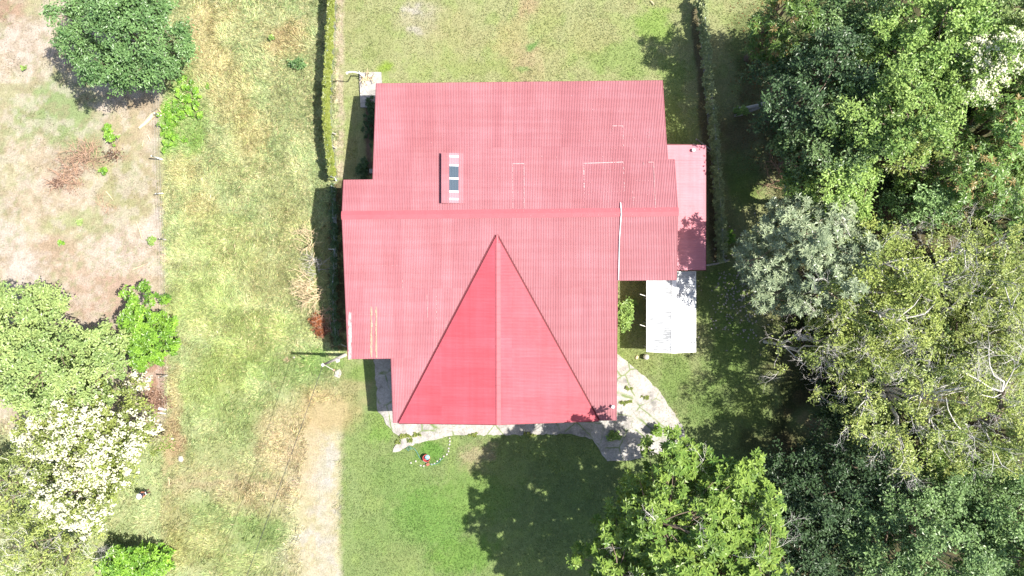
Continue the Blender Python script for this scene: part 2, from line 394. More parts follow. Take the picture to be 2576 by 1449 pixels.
    # faint wheel arcs on the grass west of the track
    for R_, cx, cy in ((250, 800, 1470), (285, 810, 1470), (330, 560, 1545), (355, 560, 1545)):
        rr = np.abs(np.hypot(u - cx, v - cy) - R_)
        mixin((1 - ss(3, 11, rr + (n3 - .5) * 8)) * (v < 1300) * (u < 800) * (u > 420) * .4, P(216, 196, 152))
    # tan dry grass round the head of the track
    mixin((1 - ss(.4, 1.2, np.sqrt(((jit_u - 820) / 100) ** 2 + ((jit_v - 1030) / 75) ** 2))) * .75 * (1 - ss(905, 925, u)), P(214, 188, 134))
    # wood floor, left out round the tan patch painted as sunlit
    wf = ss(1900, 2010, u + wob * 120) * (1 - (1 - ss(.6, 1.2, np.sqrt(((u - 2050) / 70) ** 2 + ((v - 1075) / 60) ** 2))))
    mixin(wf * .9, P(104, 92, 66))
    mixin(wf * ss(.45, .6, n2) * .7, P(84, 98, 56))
    # bed by the west wall of the house
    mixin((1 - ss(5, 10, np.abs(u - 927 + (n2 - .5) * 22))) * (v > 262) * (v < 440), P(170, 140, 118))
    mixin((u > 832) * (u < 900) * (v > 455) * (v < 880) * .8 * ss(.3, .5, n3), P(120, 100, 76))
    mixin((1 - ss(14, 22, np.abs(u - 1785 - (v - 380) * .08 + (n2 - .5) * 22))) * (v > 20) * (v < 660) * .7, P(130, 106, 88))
    g_ = col.mean(-1, keepdims=True)
    return col * .9 + g_ * .1
gx = np.concatenate([[-500, -250, -130, -80], np.arange(-58, 58.01, .2), [80, 130, 250, 500]])
gy = np.concatenate([[-500, -250, -120, -60], np.arange(-36, 36.01, .2), [60, 120, 250, 500]])
X, Y = np.meshgrid(gx, gy)
C = field_col(X, Y)
Z = (fbm(X, Y, 2.2, 40) - .5) * .10 + (fbm(X, Y, .6, 41, 2) - .5) * .05
Z = Z - .03
Z[(np.abs(X) > 57) | (np.abs(Y) > 35)] = 0
ny, nx = X.shape
idx = np.arange(nx * ny).reshape(ny, nx)
quads = np.stack([idx[:-1, :-1], idx[:-1, 1:], idx[1:, 1:], idx[1:, :-1]], -1).reshape(-1, 4)
cx = (X[:-1, :-1] + X[1:, 1:]).ravel() / 2; cy = (Y[:-1, :-1] + Y[1:, 1:]).ravel() / 2
zz = zone(cx * K + 1288, 724.5 - cy * K)
zz[(np.abs(cx) > 57) | (np.abs(cy) > 35)] = 0
allco = np.stack([X.ravel(), Y.ravel(), Z.ravel()], -1); allc = C.reshape(-1, 3)
for zi, nm in ((0, 'ground'), (1, 'lawn'), (2, 'field'), (3, 'dirt_lot'), (4, 'dirt_track'), (5, 'woodland_floor')):
    q = quads[zz == zi]
    if not len(q): continue
    us, inv = np.unique(q.ravel(), return_inverse=True)
    tag(npmesh(nm, allco[us], inv.reshape(-1, 4), M['ground'], color=allc[us], smooth=True), kind='structure')

# blades of grass
def blades(name, n, seed, zsel, L, Wd, lean, label, cat, dens=None, cmul=1.0):
    r = np.random.default_rng(seed)
    x = r.uniform(-50, 50, n); y = r.uniform(-29, 29, n)
    u = x * K + 1288; v = 724.5 - y * K
    z = zone(u, v); keep = np.isin(z, zsel)
    keep &= ~((u > 900) & (u < 1520) & (v > 235) & (v < 1040))
    if dens is not None: keep &= r.random(n) < dens(u, v)
    x, y, u, v = x[keep], y[keep], u[keep], v[keep]; n = len(x)
    c = field_col(x, y)
    if name == 'tall_grass':
        st_ = r.random(n) < .16 * ss(.4, .65, fbm(u, v, 45, 71)) + .03
        st_ = st_ & (r.random(n) > .75 * ss(800, 950, v))
        c = np.where(st_[:, None], P(240, 228, 176), c)
    c = c * (1 + r.normal(0, .15, (n, 1))) * (1 + r.normal(0, .05, (n, 3))) * cmul
    ang = fbm(u, v, 60, 50) * 9 + r.normal(0, .8, n)
    ll = L * r.uniform(.5, 1.2, n) * (.6 + .8 * fbm(u, v, 40, 51)); ln = np.clip(lean * r.uniform(.85, 1.05, n), 0, .995)
    dx = np.cos(ang); dy = np.sin(ang)
    px, py = -dy, dx
    wd = Wd * r.uniform(.6, 1.3, n)
    zb = np.full(n, -.02)
    a = np.stack([x - px * wd, y - py * wd, zb], -1); b = np.stack([x + px * wd, y + py * wd, zb], -1)
    mx_ = x + dx * ll * ln * .55; my_ = y + dy * ll * ln * .55; mz = ll * .62 * np.sqrt(np.clip(1 - ln ** 2, .02, 1)) + .02
    c1 = np.stack([mx_ + px * wd * .8, my_ + py * wd * .8, mz], -1); 
    t = np.stack([x + dx * ll * ln, y + dy * ll * ln, mz * 1.25], -1)
    co = np.stack([a, b, c1, t], 1).reshape(-1, 3)
    f = np.arange(n * 4).reshape(n, 4)
    tag(npmesh(name, co, f, M['blade'], color=np.repeat(c, 4, 0)), label, cat, kind='stuff')
def dfield(u, v):
    d = np.clip(1.0 - ss(820, 1010, v) * .55, 0, 1) * (.55 + .9 * ss(.4, .6, fbm(u, v, 50, 60)))
    return np.clip(d, 0, 1)
blades('tall_grass', 900000, 1, [2], .55, .026, .97, 'tall dry yellow green grass filling the strip between dirt lot and lawn', 'grass', dfield, 1.7)
blades('short_grass', 800000, 2, [1], .16, .024, .93, 'short mown green grass of the lawns around the red roofed building', 'grass', lambda u, v: .5 + 0 * u, 1.3)
blades('weeds', 500000, 3, [3, 5], .12, .03, .8, 'sparse low weeds dotting the pale bare dirt', 'grass', lambda u, v: .35 * ss(.45, .6, fbm(u, v, 34, 2)), .95)

# ------------------------------------------------------------------ paving
def slab(name, pts, z1, mat, seed=0, jag=.12, thick=.3):
    r = np.random.default_rng(seed); out = []
    n = len(pts)
    for i in range(n):
        a = np.array(W(*pts[i])[:2]); b = np.array(W(*pts[(i + 1) % n])[:2])
        k = max(1, int(np.linalg.norm(b - a) / .3))
        nrm = np.array([-(b - a)[1], (b - a)[0]]); nrm = nrm / (np.linalg.norm(nrm) + 1e-6)
        for j in range(k):
            out.append(a + (b - a) * j / k + nrm * r.normal(0, jag) * (j > 0))
    bm = bmesh.new()
    vs = [bm.verts.new((p_[0], p_[1], z1)) for p_ in out]; f = bm.faces.new(vs)
    f.normal_update()
    if f.normal.z < 0: f.normal_flip()
    ex = bmesh.ops.extrude_face_region(bm, geom=[f])
    for e in ex['geom']:
        if isinstance(e, bmesh.types.BMVert): e.co.z = z1 - thick
    bmesh.ops.recalc_face_normals(bm, faces=bm.faces)
    bmesh.ops.triangulate(bm, faces=bm.faces)
    me = bpy.data.meshes.new(name); bm.to_mesh(me); bm.free(); me.materials.append(mat)
    o = bpy.data.objects.new(name, me); COL.objects.link(o); return o
PAVE = [(942,900),(946,960),(950,1035),(962,1045),(972,1068),(990,1088),(1008,1098),(1000,1112),(990,1128),(988,1137),(1004,1136),(1030,1120),(1062,1112),(1105,1103),(1150,1094),(1300,1093),(1440,1092),
        (1490,1104),(1510,1135),(1528,1160),(1580,1158),(1640,1146),(1728,1108),(1716,1068),(1692,1034),(1655,978),(1602,930),(1552,890),(1500,888),(1500,1000),(1100,1000),(1010,900)]
tag(slab('pavement', PAVE, .06, M['concrete'], 3, .045), kind='structure')
o = slab('concrete_slab', [(905,184),(960,183),(962,240),(950,271),(908,271)], .22, M['slab'], 5, .015, .4)
tag(o, 'weathered raised concrete slab at the back corner of the red roof', 'concrete slab')

# ------------------------------------------------------------------ the house
ANG = math.radians(.62)
ca, sa = math.cos(ANG), math.sin(ANG)
def loc(x, y): return (x * ca + y * sa, -x * sa + y * ca)      # world -> house frame (a along the ridge, b north)
def wor(a, b, z): return (a * ca - b * sa, a * sa + b * ca, z)
ZR = 7.2
_, BR = loc(*W(1288, 537, ZR)[:2])
_, BN = loc(*W(1300, 206, 4.6)[:2])
_, BS = loc(*W(1270, 1060.5, 4.9)[:2])
SN = (ZR - 4.6) / (BN - BR); SS_ = (ZR - 4.9) / (BR - BS)
def zroof(b): return ZR - SN * (b - BR) if b > BR else ZR - SS_ * (BR - b)
def ab(u, v):
    z = 6.0
    for _ in range(12):
        a, b = loc(*W(u, v, z)[:2]); z = zroof(b)
    return a, b
def wave(t, pitch, amp, kind='rib'):
    ph = (t / pitch) % 1.0
    return amp * np.interp(ph, [0, .40, .58, .74, .92, 1.0], [0, 0, 1, 1, 0, 0])
def sheet(name, P00, P10, P01, P11, along, pitch, amp, mat, parent, nz=1, thick=.012):
    """corrugated sheet: P00->P10 runs across the ribs, P00->P01 runs along them"""
    P00, P10, P01, P11 = map(lambda p: np.array(p, float), (P00, P10, P01, P11))
    Lw = max(np.linalg.norm(P10 - P00), np.linalg.norm(P11 - P01))
    nrib = int(round(Lw / pitch)); prof = [0, .40, .58, .74, .92]
    t = np.concatenate([[i + q for q in prof] for i in range(nrib)] + [[nrib]]) / nrib
    hz = wave(t * nrib, 1.0, amp)
    s = np.linspace(0, 1, nz + 1)
    T, Q = np.meshgrid(t, s)
    co = ((1-T)*(1-Q))[..., None]*P00 + (T*(1-Q))[..., None]*P10 + ((1-T)*Q)[..., None]*P01 + (T*Q)[..., None]*P11
    co[..., 2] += hz[None, :]
    nn = len(t); i_ = np.arange(nn * (nz + 1)).reshape(nz + 1, nn)
    f = np.stack([i_[:-1, :-1], i_[:-1, 1:], i_[1:, 1:], i_[1:, :-1]], -1).reshape(-1, 4)
    co = co.reshape(-1, 3)
    nrm = np.cross(co[f[len(f)//2][1]] - co[f[len(f)//2][0]], co[f[len(f)//2][2]] - co[f[len(f)//2][0]])
    if nrm[2] < 0: f = f[:, ::-1]
    o = npmesh(name, co, f, mat, parent)
    md = o.modifiers.new("Solidify", 'SOLIDIFY'); md.thickness = thick; md.offset = -1
    return o
hc = W(1270, 640, 0)
house = empty('house', (hc[0], hc[1], 0), 'large single storey hall with a pinkish red corrugated metal roof and triangular front gable', 'house')
PIT = .142; AMP = .040
def rect(name, a0, a1, b0, b1, lift=0.0):
    q = lambda a, b: wor(a, b, zroof(b) + lift)
    # snap to the common rib grid so neighbouring sheets line up
    return sheet(name, q(a0, b0), q(a1, b0), q(a0, b1), q(a1, b1), 'b', PIT, AMP, M['roof'], house)
aL0 = ab(943, 300)[0]; aR0 = ab(1673, 300)[0]
aLx = ab(862, 500)[0]; aRx = ab(1703, 500)[0]
bL = ab(900, 452)[1]; bR = ab(1690, 401)[1]
b902 = ab(930, 902.5)[1]; b705 = ab(1630, 705)[1]
aLs = ab(987, 1000)[0]; aRs = ab(1552, 880)[0]
g = lambda a: round(a / PIT) * PIT
e = .004
# north slope
rect('roof_sheet', aL0, aR0, BR + .02, BN)
rect('roof_sheet', aLx, aL0, BR + .02, bL)
rect('roof_sheet', aR0, aRx, BR + .02, bR)
# south slope
rect('roof_sheet', aLs, aRs, BS, BR - .02)
rect('roof_sheet', aLx, aLs, b902, BR - .02)
rect('roof_sheet', aRs, aRx, b705, BR - .02)
# ridge cap: folded strip
mb = MB(); n = 60; wcap = .36
for i in range(n):
    a0 = aLx - .05 + (aRx - aLx + .1) * i / n; a1 = aLx - .05 + (aRx - aLx + .1) * (i + 1) / n + .02
    l = .046 + .004 * (i % 2)
    for s_ in (1, -1):
        b1 = BR + s_ * wcap
        z0 = ZR + l + .03; z1 = zroof(b1) + l
        p4 = [wor(a0, BR, z0), wor(a1, BR, z0), wor(a1, b1, z1), wor(a0, b1, z1)]
        lo = [(q[0], q[1], q[2] - .01) for q in p4]
        if s_ < 0: lo = lo[::-1]; p4 = p4[::-1]
        mb.hexa(lo + p4)
mb.build('ridge_cap', M['redflash'], house)
# rake and eave trims
def trim(mb, p, q, w_=.07, h=.16):
    p = np.array(p); q = np.array(q); d = (q - p); d[2] = 0; d /= np.linalg.norm(d); nn = np.array([-d[1], d[0], 0]) * w_ / 2
    mb.hexa([p - nn - [0,0,h], q - nn - [0,0,h], q + nn - [0,0,h], p + nn - [0,0,h], p - nn, q - nn, q + nn, p + nn])
mb = MB(); R3 = lambda a, b, l=-.015: np.array(wor(a, b, zroof(b) + l))
for (a, b0, b1) in ((aL0, bL, BN), (aR0, bR, BN), (aLx, BR, bL), (aLx, b902, BR), (aRx, BR, bR), (aRx, b705, BR), (aLs, BS, b902), (aRs, BS, b705)):
    trim(mb, R3(a, b0), R3(a, b1))
for (b, a0, a1) in ((BN, aL0, aR0), (bL, aLx, aL0), (bR, aR0, aRx), (BS, aLs, aRs), (b902, aLx, aLs), (b705, aRs, aRx)):
    trim(mb, R3(a0, b, -.03), R3(a1, b, -.03), .05, .18)
mb.build('fascia', M['valley'], house)
# cross gable over the front
apx = ab(1249.5, 592); zap = zroof(apx[1]) + .12
gl = ab(1003, 1058.5); gr = ab(1506, 1055.5)
gl = (gl[0], BS - .02); gr = (gr[0], BS - .02)
zg = 6.78
ga, gb = loc(*W(1250.5, 1068, zg)[:2])
A3 = np.array(wor(apx[0], apx[1], zap)); G3 = np.array(wor(ga, gb, zg))
L3 = np.array(wor(gl[0], gl[1], zroof(gl[1]) + .13)); R3_ = np.array(wor(gr[0], gr[1], zroof(gr[1]) + .13))
# each half: ribs run from ridge to valley; 'across' direction runs down the ridge
def half(E3):
    return sheet('gable_roof_sheet', A3, G3, A3 + (E3 - A3) * .001, E3, 'x', .142, .026, M['roofx'], house)
half(L3); half(R3_)
# valley gutters under both edges, dark red to draw in the shadow gap
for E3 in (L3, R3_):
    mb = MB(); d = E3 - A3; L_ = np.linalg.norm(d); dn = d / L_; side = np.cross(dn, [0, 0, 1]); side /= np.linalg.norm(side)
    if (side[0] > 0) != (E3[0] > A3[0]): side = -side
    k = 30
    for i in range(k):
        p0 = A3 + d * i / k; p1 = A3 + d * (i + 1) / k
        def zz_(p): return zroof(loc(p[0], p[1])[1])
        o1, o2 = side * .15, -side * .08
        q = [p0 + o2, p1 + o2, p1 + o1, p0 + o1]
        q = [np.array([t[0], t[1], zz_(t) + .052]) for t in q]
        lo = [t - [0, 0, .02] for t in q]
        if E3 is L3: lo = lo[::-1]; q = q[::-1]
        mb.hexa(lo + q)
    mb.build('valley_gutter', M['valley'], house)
# gable ridge cap: one broad strip east of the ridge line, narrow lip west
mb = MB(); k = 24
for i in range(k):
    p0 = A3 + (G3 - A3) * (i / k); p1 = A3 + (G3 - A3) * ((i + 1) / k) + (G3 - A3) * .0015
    for s_, wd in ((1, .32), (-1, .12)):
        sl_ = abs(G3[2] - R3_[2]) / abs(G3[0] - R3_[0])
        if i == 0: wd *= .4
        z1 = -wd * sl_ + .035
        c4 = [p0 + [0, 0, .05], p1 + [0, 0, .05], p1 + [s_ * wd, 0, z1], p0 + [s_ * wd, 0, z1]]
        lo = [c - [0, 0, .012] for c in c4]
        if s_ > 0: c4 = c4[::-1]; lo = lo[::-1]
        mb.hexa(lo + c4)
mb.build('gable_ridge_cap', M['redflash'], house)
# gable front fascia and infill
mb = MB()
trim(mb, L3 - [0, .03, .02], G3 - [0, .03, .01], .05, .2); trim(mb, G3 - [0, .03, .01], R3_ - [0, .03, .02], .05, .2)
mb.build('gable_fascia', M['valley'], house)
# lower side roof (east)
z_e, z_w = 4.0, 4.35
def pp(u, v, z): return np.array(W(u, v, z))
def eastroof(v0, v1, l):
    a = pp(1775.5, v0, z_e + l); b = pp(1775.5, v1, z_e + l)
    c_ = a + [-4.9, -.05, z_w - z_e]; d_ = b + [-4.9, -.05, z_w - z_e]
    return sheet('side_roof_sheet', a, b, c_, d_, 'x', .142, .014, M['roofp'], house)
eastroof(365, 404, .03); eastroof(401.5, 679, .0)
mb = MB(); trim(mb, pp(1776, 364, z_e - .0), pp(1776, 680, z_e - .0), .05, .16); trim(mb, pp(1776, 680, z_e - .01), pp(1776, 680, z_e) + [-4.9, 0, z_w - z_e - .01], .05, .16)
trim(mb, pp(1776, 364.5, z_e + .0), pp(1776, 364.5, z_e) + [-4.9, 0, z_w - z_e + .0], .05, .16)
mb.build('side_fascia', M['valley'], house)
# posts under the side roof
for vv in (370, 470, 575, 672):
    x, y, _ = W(1768, vv, z_e); mb = MB(); mb.box(x - .08, x + .08, y - .08, y + .08, 0, z_e - .1); mb.build('post', M['trim'], house)
# hood with a translucent strip on the north slope
def onroof(u, v, l=0.0):
    a, b = ab(u, v); return np.array(wor(a, b, zroof(b) + l))
def hood_pt(u, v):
    t = (u - 1111.5) / (1168 - 1111.5); return t
hl, hr, ht, hb = 1111.5, 1168.0, 386.0, 512.0
def HP(u, v):
    t = (u - hl) / (hr - hl); return onroof(u, v, .36 * (1 - t) + .035)
def strip(name, u0, u1, mat, v0=ht, v1=hb, lift=0.0, pitch=.142, amp=.02):
    q = [HP(u0, v1), HP(u1, v1), HP(u0, v0), HP(u1, v0)]
    for t in q: t[2] += lift
    return sheet(name, *q, 'b', pitch, amp, mat, house)
strip('hood_sheet', hl, 1130.5, M['roof']); strip('hood_sheet', 1154, hr, M['roof'])
mb = MB(); q0, q1 = HP(hl + .3, ht + .5), HP(hl + .3, hb - .5); b0, b1 = onroof(hl + .3, ht + .5), onroof(hl + .3, hb - .5)
mb.hexa([b0, b0 + [.05, 0, 0], b1 + [.05, 0, 0], b1, q0 - [0,0,.01], q0 + [.05, 0, -.01], q1 + [.05, 0, -.01], q1 - [0,0,.01]])
mb.build('hood_side', M['valley'], house)
m, nt, p = new_mat('skylight_sheet_dark'); p.inputs['Base Color'].default_value = (*lin(92, 108, 122, .55), 1); p.inputs['Roughness'].default_value = .35; M['skydark'] = m
m, nt, p = new_mat('skylight_sheet_milky'); p.inputs['Base Color'].default_value = (*lin(214, 168, 178, .42), 1); p.inputs['Roughness'].default_value = .6; M['skymilk'] = m
for (v0, v1, mm) in ((386, 416, 'skymilk'), (416, 450, 'skydark'), (450, 483, 'skydark'), (483, 511.5, 'skymilk')):
    strip('skylight', 1130.5, 1154, M[mm], v0, v1, -.002)
for vc in (394.5, 417, 450, 482.7, 501.5):
    q = [HP(1130.8, vc + 2.0), HP(1154, vc + 2.0), HP(1154, vc - 2.0), HP(1130.8, vc - 2.0)]
    mb = MB(); mb.hexa([t + [0, 0, -.01] for t in q] + [t + [0, 0, .035] for t in q]); mb.build('skylight_bar', M['white'], house)
# sealant lines and screw heads on the sheets
mb = MB(); rr = np.random.default_rng(5)
def C5(x, y): return 1054.2 + x / 3.84, 357.8 + y / 3.84
def seal(p, q, w_=.035, dash=0, l=.047):
    p = np.array(p); q = np.array(q); L_ = np.hypot(*(q - p)); k = max(1, int(L_ / 2.0))
    for i in range(k):
        if rr.random() < dash: continue
        a = onroof(*(p + (q - p) * i / k), l); b = onroof(*(p + (q - p) * (i + 1) / k), l)
        d = (b - a)[:2]; d /= np.linalg.norm(d) + 1e-9; nn = np.array([-d[1], d[0], 0]) * w_ * rr.uniform(.5, 1.0) / 2
        mb.hexa([a - nn - [0,0,.01], b - nn - [0,0,.01], b + nn - [0,0,.01], a + nn - [0,0,.01], a - nn, b - nn, b + nn, a + nn])
seal(C5(903,208), C5(1012,208), .07); seal(C5(903,208), C5(905,635), .045, .25); seal(C5(1012,208), C5(1016,662), .045, .1)
seal(C5(1580,205), C5(1972,192), .085, .05); seal(C5(1590,215), C5(1594,440), .10, .3); seal(C5(1594,440), C5(1596,660), .04, .75)
seal(C5(1972,192), C5(1984,470), .05, .55); seal(C5(2213,193), C5(2264,193), .06); seal(C5(2264,193), C5(2284,640), .05, .15)
seal(C5(2168,193), C5(2170,225), .05); seal(C5(2060,470), C5(2073,615), .05, .5)
seal((1540,317), (1567,317), .06, .15); seal((1567,317), (1568,372), .05, .5); seal((1631,330), (1634,400), .04, .7); seal((1540,317), (1540,332), .04, .5)
seal((1074,740), (1076,800), .04, .3); seal((1098,745), (1098,900), .04, .7); seal((1122,800), (1122,830), .04, .3); seal((1012,700), (1012,730), .04, .4)
seal((880,668), (1000,668), .012, .6); seal((880,790), (990,792), .012, .6)
for (x0, x1, y, k) in ((903,1012,282,4),(903,1012,398,4),(903,1012,490,3),(903,1012,585,2),(1600,1980,265,9),(1600,1980,388,8),(1600,1980,475,13),(1680,1980,570,7),(2100,2264,372,7),(2100,2264,466,4),(2090,2230,565,4),(1860,1970,65,4),(1860,1970,163,3)):
    for i in range(k):
        u, v = C5(x0 + (x1 - x0) * i / max(1, k - 1) + rr.normal(0, 3), y + rr.normal(0, 2)); c_ = onroof(u, v, .058)
        mb.box(c_[0]-.018, c_[0]+.018, c_[1]-.018, c_[1]+.018, c_[2]-.03, c_[2])
for i in range(26):
    u = rr.uniform(960, 1650) if i % 2 else rr.uniform(1400, 1690); v = rr.uniform(230, 520); c_ = onroof(u, v, .058)
    mb.box(c_[0]-.02, c_[0]+.02, c_[1]-.025, c_[1]+.025, c_[2]-.03, c_[2])
for i in range(22):
    u = 1300 + i * 18 + rr.normal(0, 3); c_ = np.array(wor(ab(u, 530)[0], BR + rr.choice([-.2, .2]), 0)); b_ = loc(c_[0], c_[1])[1]
    c_[2] = zroof(b_) + .085; mb.box(c_[0]-.018, c_[0]+.018, c_[1]-.018, c_[1]+.018, c_[2]-.03, c_[2])
mb.build('sealant', M['seal'], house)
# rust and bare-paint streak on the west wing
mb = MB()
mbw = MB()
m = simple('bare_paint', lin(240, 196, 196, .5), .6, var=.3, vs=9); M['bare'] = m
def patch(u0, v0, u1, v1, den, mb_):
    for i in range(den):
        u = rr.uniform(u0, u1); v = rr.uniform(v0, v1); c_ = onroof(u, v, .046)
        lx, ly = rr.uniform(.02, .06), rr.uniform(.08, .4)
        mb_.hexa([c_+[-lx,-ly,-.01], c_+[lx,-ly,-.01], c_+[lx,ly,-.01], c_+[-lx,ly,-.01], c_+[-lx,-ly,ly*-SS_*-1*0+0], c_+[lx,-ly,0], c_+[lx,ly,0], c_+[-lx,ly,0]])
patch(877, 790, 884, 898, 90, mbw); mbw.build('bare_patch', M['bare'], house)
M['rust'] = simple('rust_streak', lin(240, 186, 160, .48), .8, var=.4, vs=9)
mbw = MB(); patch(933, 780, 936, 895, 45, mbw); patch(945, 780, 948, 895, 45, mbw); mbw.build('rust_streak', M['rust'], house)
# white conduit running down from the ridge
pts = [(1560.5,510),(1561.5,524),(1562,540),(1560,570),(1558,600),(1557,640),(1555.5,705)]
mb = MB(); mb.tube([onroof(u, v, .09 + (.06 if 520 < v < 545 else 0)) for u, v in pts], .038, 6); mb.build('conduit', M['white'], house, smooth=True)
# roof vent pipes
for (u, v, z) in ((1743, 379, z_e + .1), (1541, 1022, None)):
    b_ = onroof(u, v, 0) if z is None else pp(u, v, z)
    mb = MB(); s_ = .17
    mb.tube([b_ - [0, 0, .1], b_ + [0, 0, .30]], .07, 10)
    bo = mb.build('vent_pipe', M['white'], house)
    mb = MB(); r45 = [(s_*math.cos(t), s_*math.sin(t)) for t in [.35 + k_*math.pi/2 for k_ in range(4)]]
    mb.hexa([b_ + [x, y, .27] for x, y in r45] + [b_ + [x, y, .33] for x, y in r45])
    mb.hexa([b_ + [x*.45, y*.45, .331] for x, y in r45] + [b_ + [x*.45, y*.45, .34] for x, y in r45])
    cp = mb.build('vent_cap', M['white'], house)
# walls: panels under each wing, openings with frames
def wallrun(pts, mat_=M['wall']):
    for (a0, b0), (a1, b1) in zip(pts, pts[1:] + pts[:1]):
        segs = [(a0, b0)]
        if (b0 - BR) * (b1 - BR) < 0: t = (BR - b0) / (b1 - b0); segs.append((a0 + (a1 - a0) * t, BR))
        segs.append((a1, b1))
        mb = MB()
        for (p_, q_) in zip(segs[:-1], segs[1:]):
            d = np.array([q_[0]-p_[0], q_[1]-p_[1]]); d /= np.linalg.norm(d); n_ = np.array([-d[1], d[0]]) * .1
            c4 = [(p_[0], p_[1]), (q_[0], q_[1]), (q_[0]+n_[0], q_[1]+n_[1]), (p_[0]+n_[0], p_[1]+n_[1])]
            mb.hexa([wor(x, y, -.2) for x, y in c4] + [wor(x, y, zroof(y) - .14) for x, y in c4])
        mb.build('wall', mat_, house)
o_ = .55
wallrun([(aL0+o_, BN-o_), (aL0+o_, bL-o_), (aLx+o_, bL-o_-.01), (aLx+o_, b902+o_), (aLs+o_, b902+o_+.01), (aLs+o_, BS+1.6), (aRs-o_, BS+1.6), (aRs-o_, b705+o_), (aRx-o_, b705+o_+.01), (aRx-o_, bR-o_), (aR0-o_, bR-o_-.01), (aR0-o_, BN-o_)])
def opening(kind, a, b, nrm, wd, z0, z1):
    t = (-nrm[1], nrm[0])
    def bx(mb, w0, w1, zz0, zz1, d0, d1):
        c4 = [(a+t[0]*w0+nrm[0]*d0, b+t[1]*w0+nrm[1]*d0), (a+t[0]*w1+nrm[0]*d0, b+t[1]*w1+nrm[1]*d0), (a+t[0]*w1+nrm[0]*d1, b+t[1]*w1+nrm[1]*d1), (a+t[0]*w0+nrm[0]*d1, b+t[1]*w0+nrm[1]*d1)]
        mb.hexa([wor(x, y, zz0) for x, y in c4] + [wor(x, y, zz1) for x, y in c4])
    mb = MB(); bx(mb, -wd/2, wd/2, z0, z1, -.02, .03)
    root_ = mb.build(kind, M['glass'] if kind == 'window' else M['door'], house)
    mb = MB()
    for (w0, w1, q0, q1) in ((-wd/2-.08, -wd/2, z0-.08, z1+.08), (wd/2, wd/2+.08, z0-.08, z1+.08), (-wd/2, wd/2, z1, z1+.08), (-wd/2, wd/2, z0-.08, z0)):
        bx(mb, w0, w1, q0, q1, -.02, .06)
    if kind == 'window': bx(mb, -.025, .025, z0, z1, .031, .055)
    f_ = mb.build('frame', M['trim'], house); f_.parent = root_; 
    f_.matrix_parent_inverse.identity()
    # both meshes are stored relative to the house, so the frame needs no further offset
for bb in (BN-3, BN-6): opening('window', aL0+o_, bb, (-1, 0), 1.3, 1.2, 2.5)
for bb in (BR+1.5, BR-2, BR-6, BR-10): opening('window', aLx+o_, bb, (-1, 0), 1.4, 1.2, 2.6)
for a_ in (-9, -4, 1, 6, 11): opening('window', a_, BN-o_, (0, 1), 1.5, 1.2, 2.5)
opening('door', -1.2, BS+1.6, (0, -1), 1.8, .08, 2.4)
for a_ in (-8, -5, 3, 6.5): opening('window', a_, BS+1.6, (0, -1), 1.5, 1.2, 2.6)
for bb in (b705-3, b705-6.5): opening('window', aRs-o_, bb, (1, 0), 1.4, 1.2, 2.6)
opening('door', aRx-o_, BR-2, (1, 0), 1.0, .08, 2.2)
for a_ in (aLs+.4, aLs+5.5, ga-3, ga+3, aRs-5.5, aRs-.4):
    mb = MB(); x, y, _ = wor(a_, BS+.35, 0); mb.box(x-.12, x+.12, y-.12, y+.12, -.1, 4.75); mb.build('porch_post', M['trim'], house)

# ------------------------------------------------------------------ white shed
se, sr = 2.9, 3.25
sx = W(1688, 790, 0)
shed = empty('carport', (sx[0], sx[1], 0), 'open white metal roofed carport standing beside the right side of the hall', 'carport')
TL, BL_ = pp(1626.5, 688, se), pp(1626.5, 884.5, se); TR, BR_ = pp(1750.5, 683, se), pp(1750.5, 885, se)
rt = pp(1696, 684, sr); rb = pp(1694, 888, sr)
sheet('roof_sheet', BL_, TL, rb, rt, 'x', .16, .02, M['shed'], shed); sheet('roof_sheet', BR_, TR, rb, rt, 'x', .16, .02, M['shed'], shed)
mb = MB()
mb.hexa([rb+[-.2,0,-.01], rb+[.2,0,-.01], rt+[.2,0,-.01], rt+[-.2,0,-.01], rb+[-.2,0,.03], rb+[.2,0,.03], rt+[.2,0,.03], rt+[-.2,0,.03]]); mb.build('ridge_cap', M['white'], shed)
mb = MB()
trim(mb, BL_+[.03,0,.03], TL+[.03,0,.03], .09, .12); trim(mb, BR_+[-.03,0,.03], TR+[-.03,0,.03], .09, .12); trim(mb, BL_+[0,0,.03], rb+[0,0,.04], .06, .12); trim(mb, rb+[0,0,.04], BR_+[0,0,.03], .06, .12); trim(mb, TR+[0,0,.03], rt+[0,0,.04], .06, .12)
mb.build('fascia', M['trim'], shed)
for t in (.04, .36, .68, .96):
    for (a, b, dx) in ((BL_, TL, .35), (BR_, TR, -.35)):
        q = a + (b - a) * t + [dx, 0, 0]; mb = MB(); mb.box(q[0]-.06, q[0]+.06, q[1]-.06, q[1]+.06, -.1, se - .02); mb.build('post', M['galv'], shed)
for t in (.42, .80):
    q = BL_ + (TL - BL_) * (1 - t) if False else pp(1626, 745 if t < .5 else 822, se); mb = MB(); mb.tube([q + [.3, -.1, -.12], q + [-.55, .18, -.16]], .035, 6); mb.build('rafter_end', M['trim'], shed)

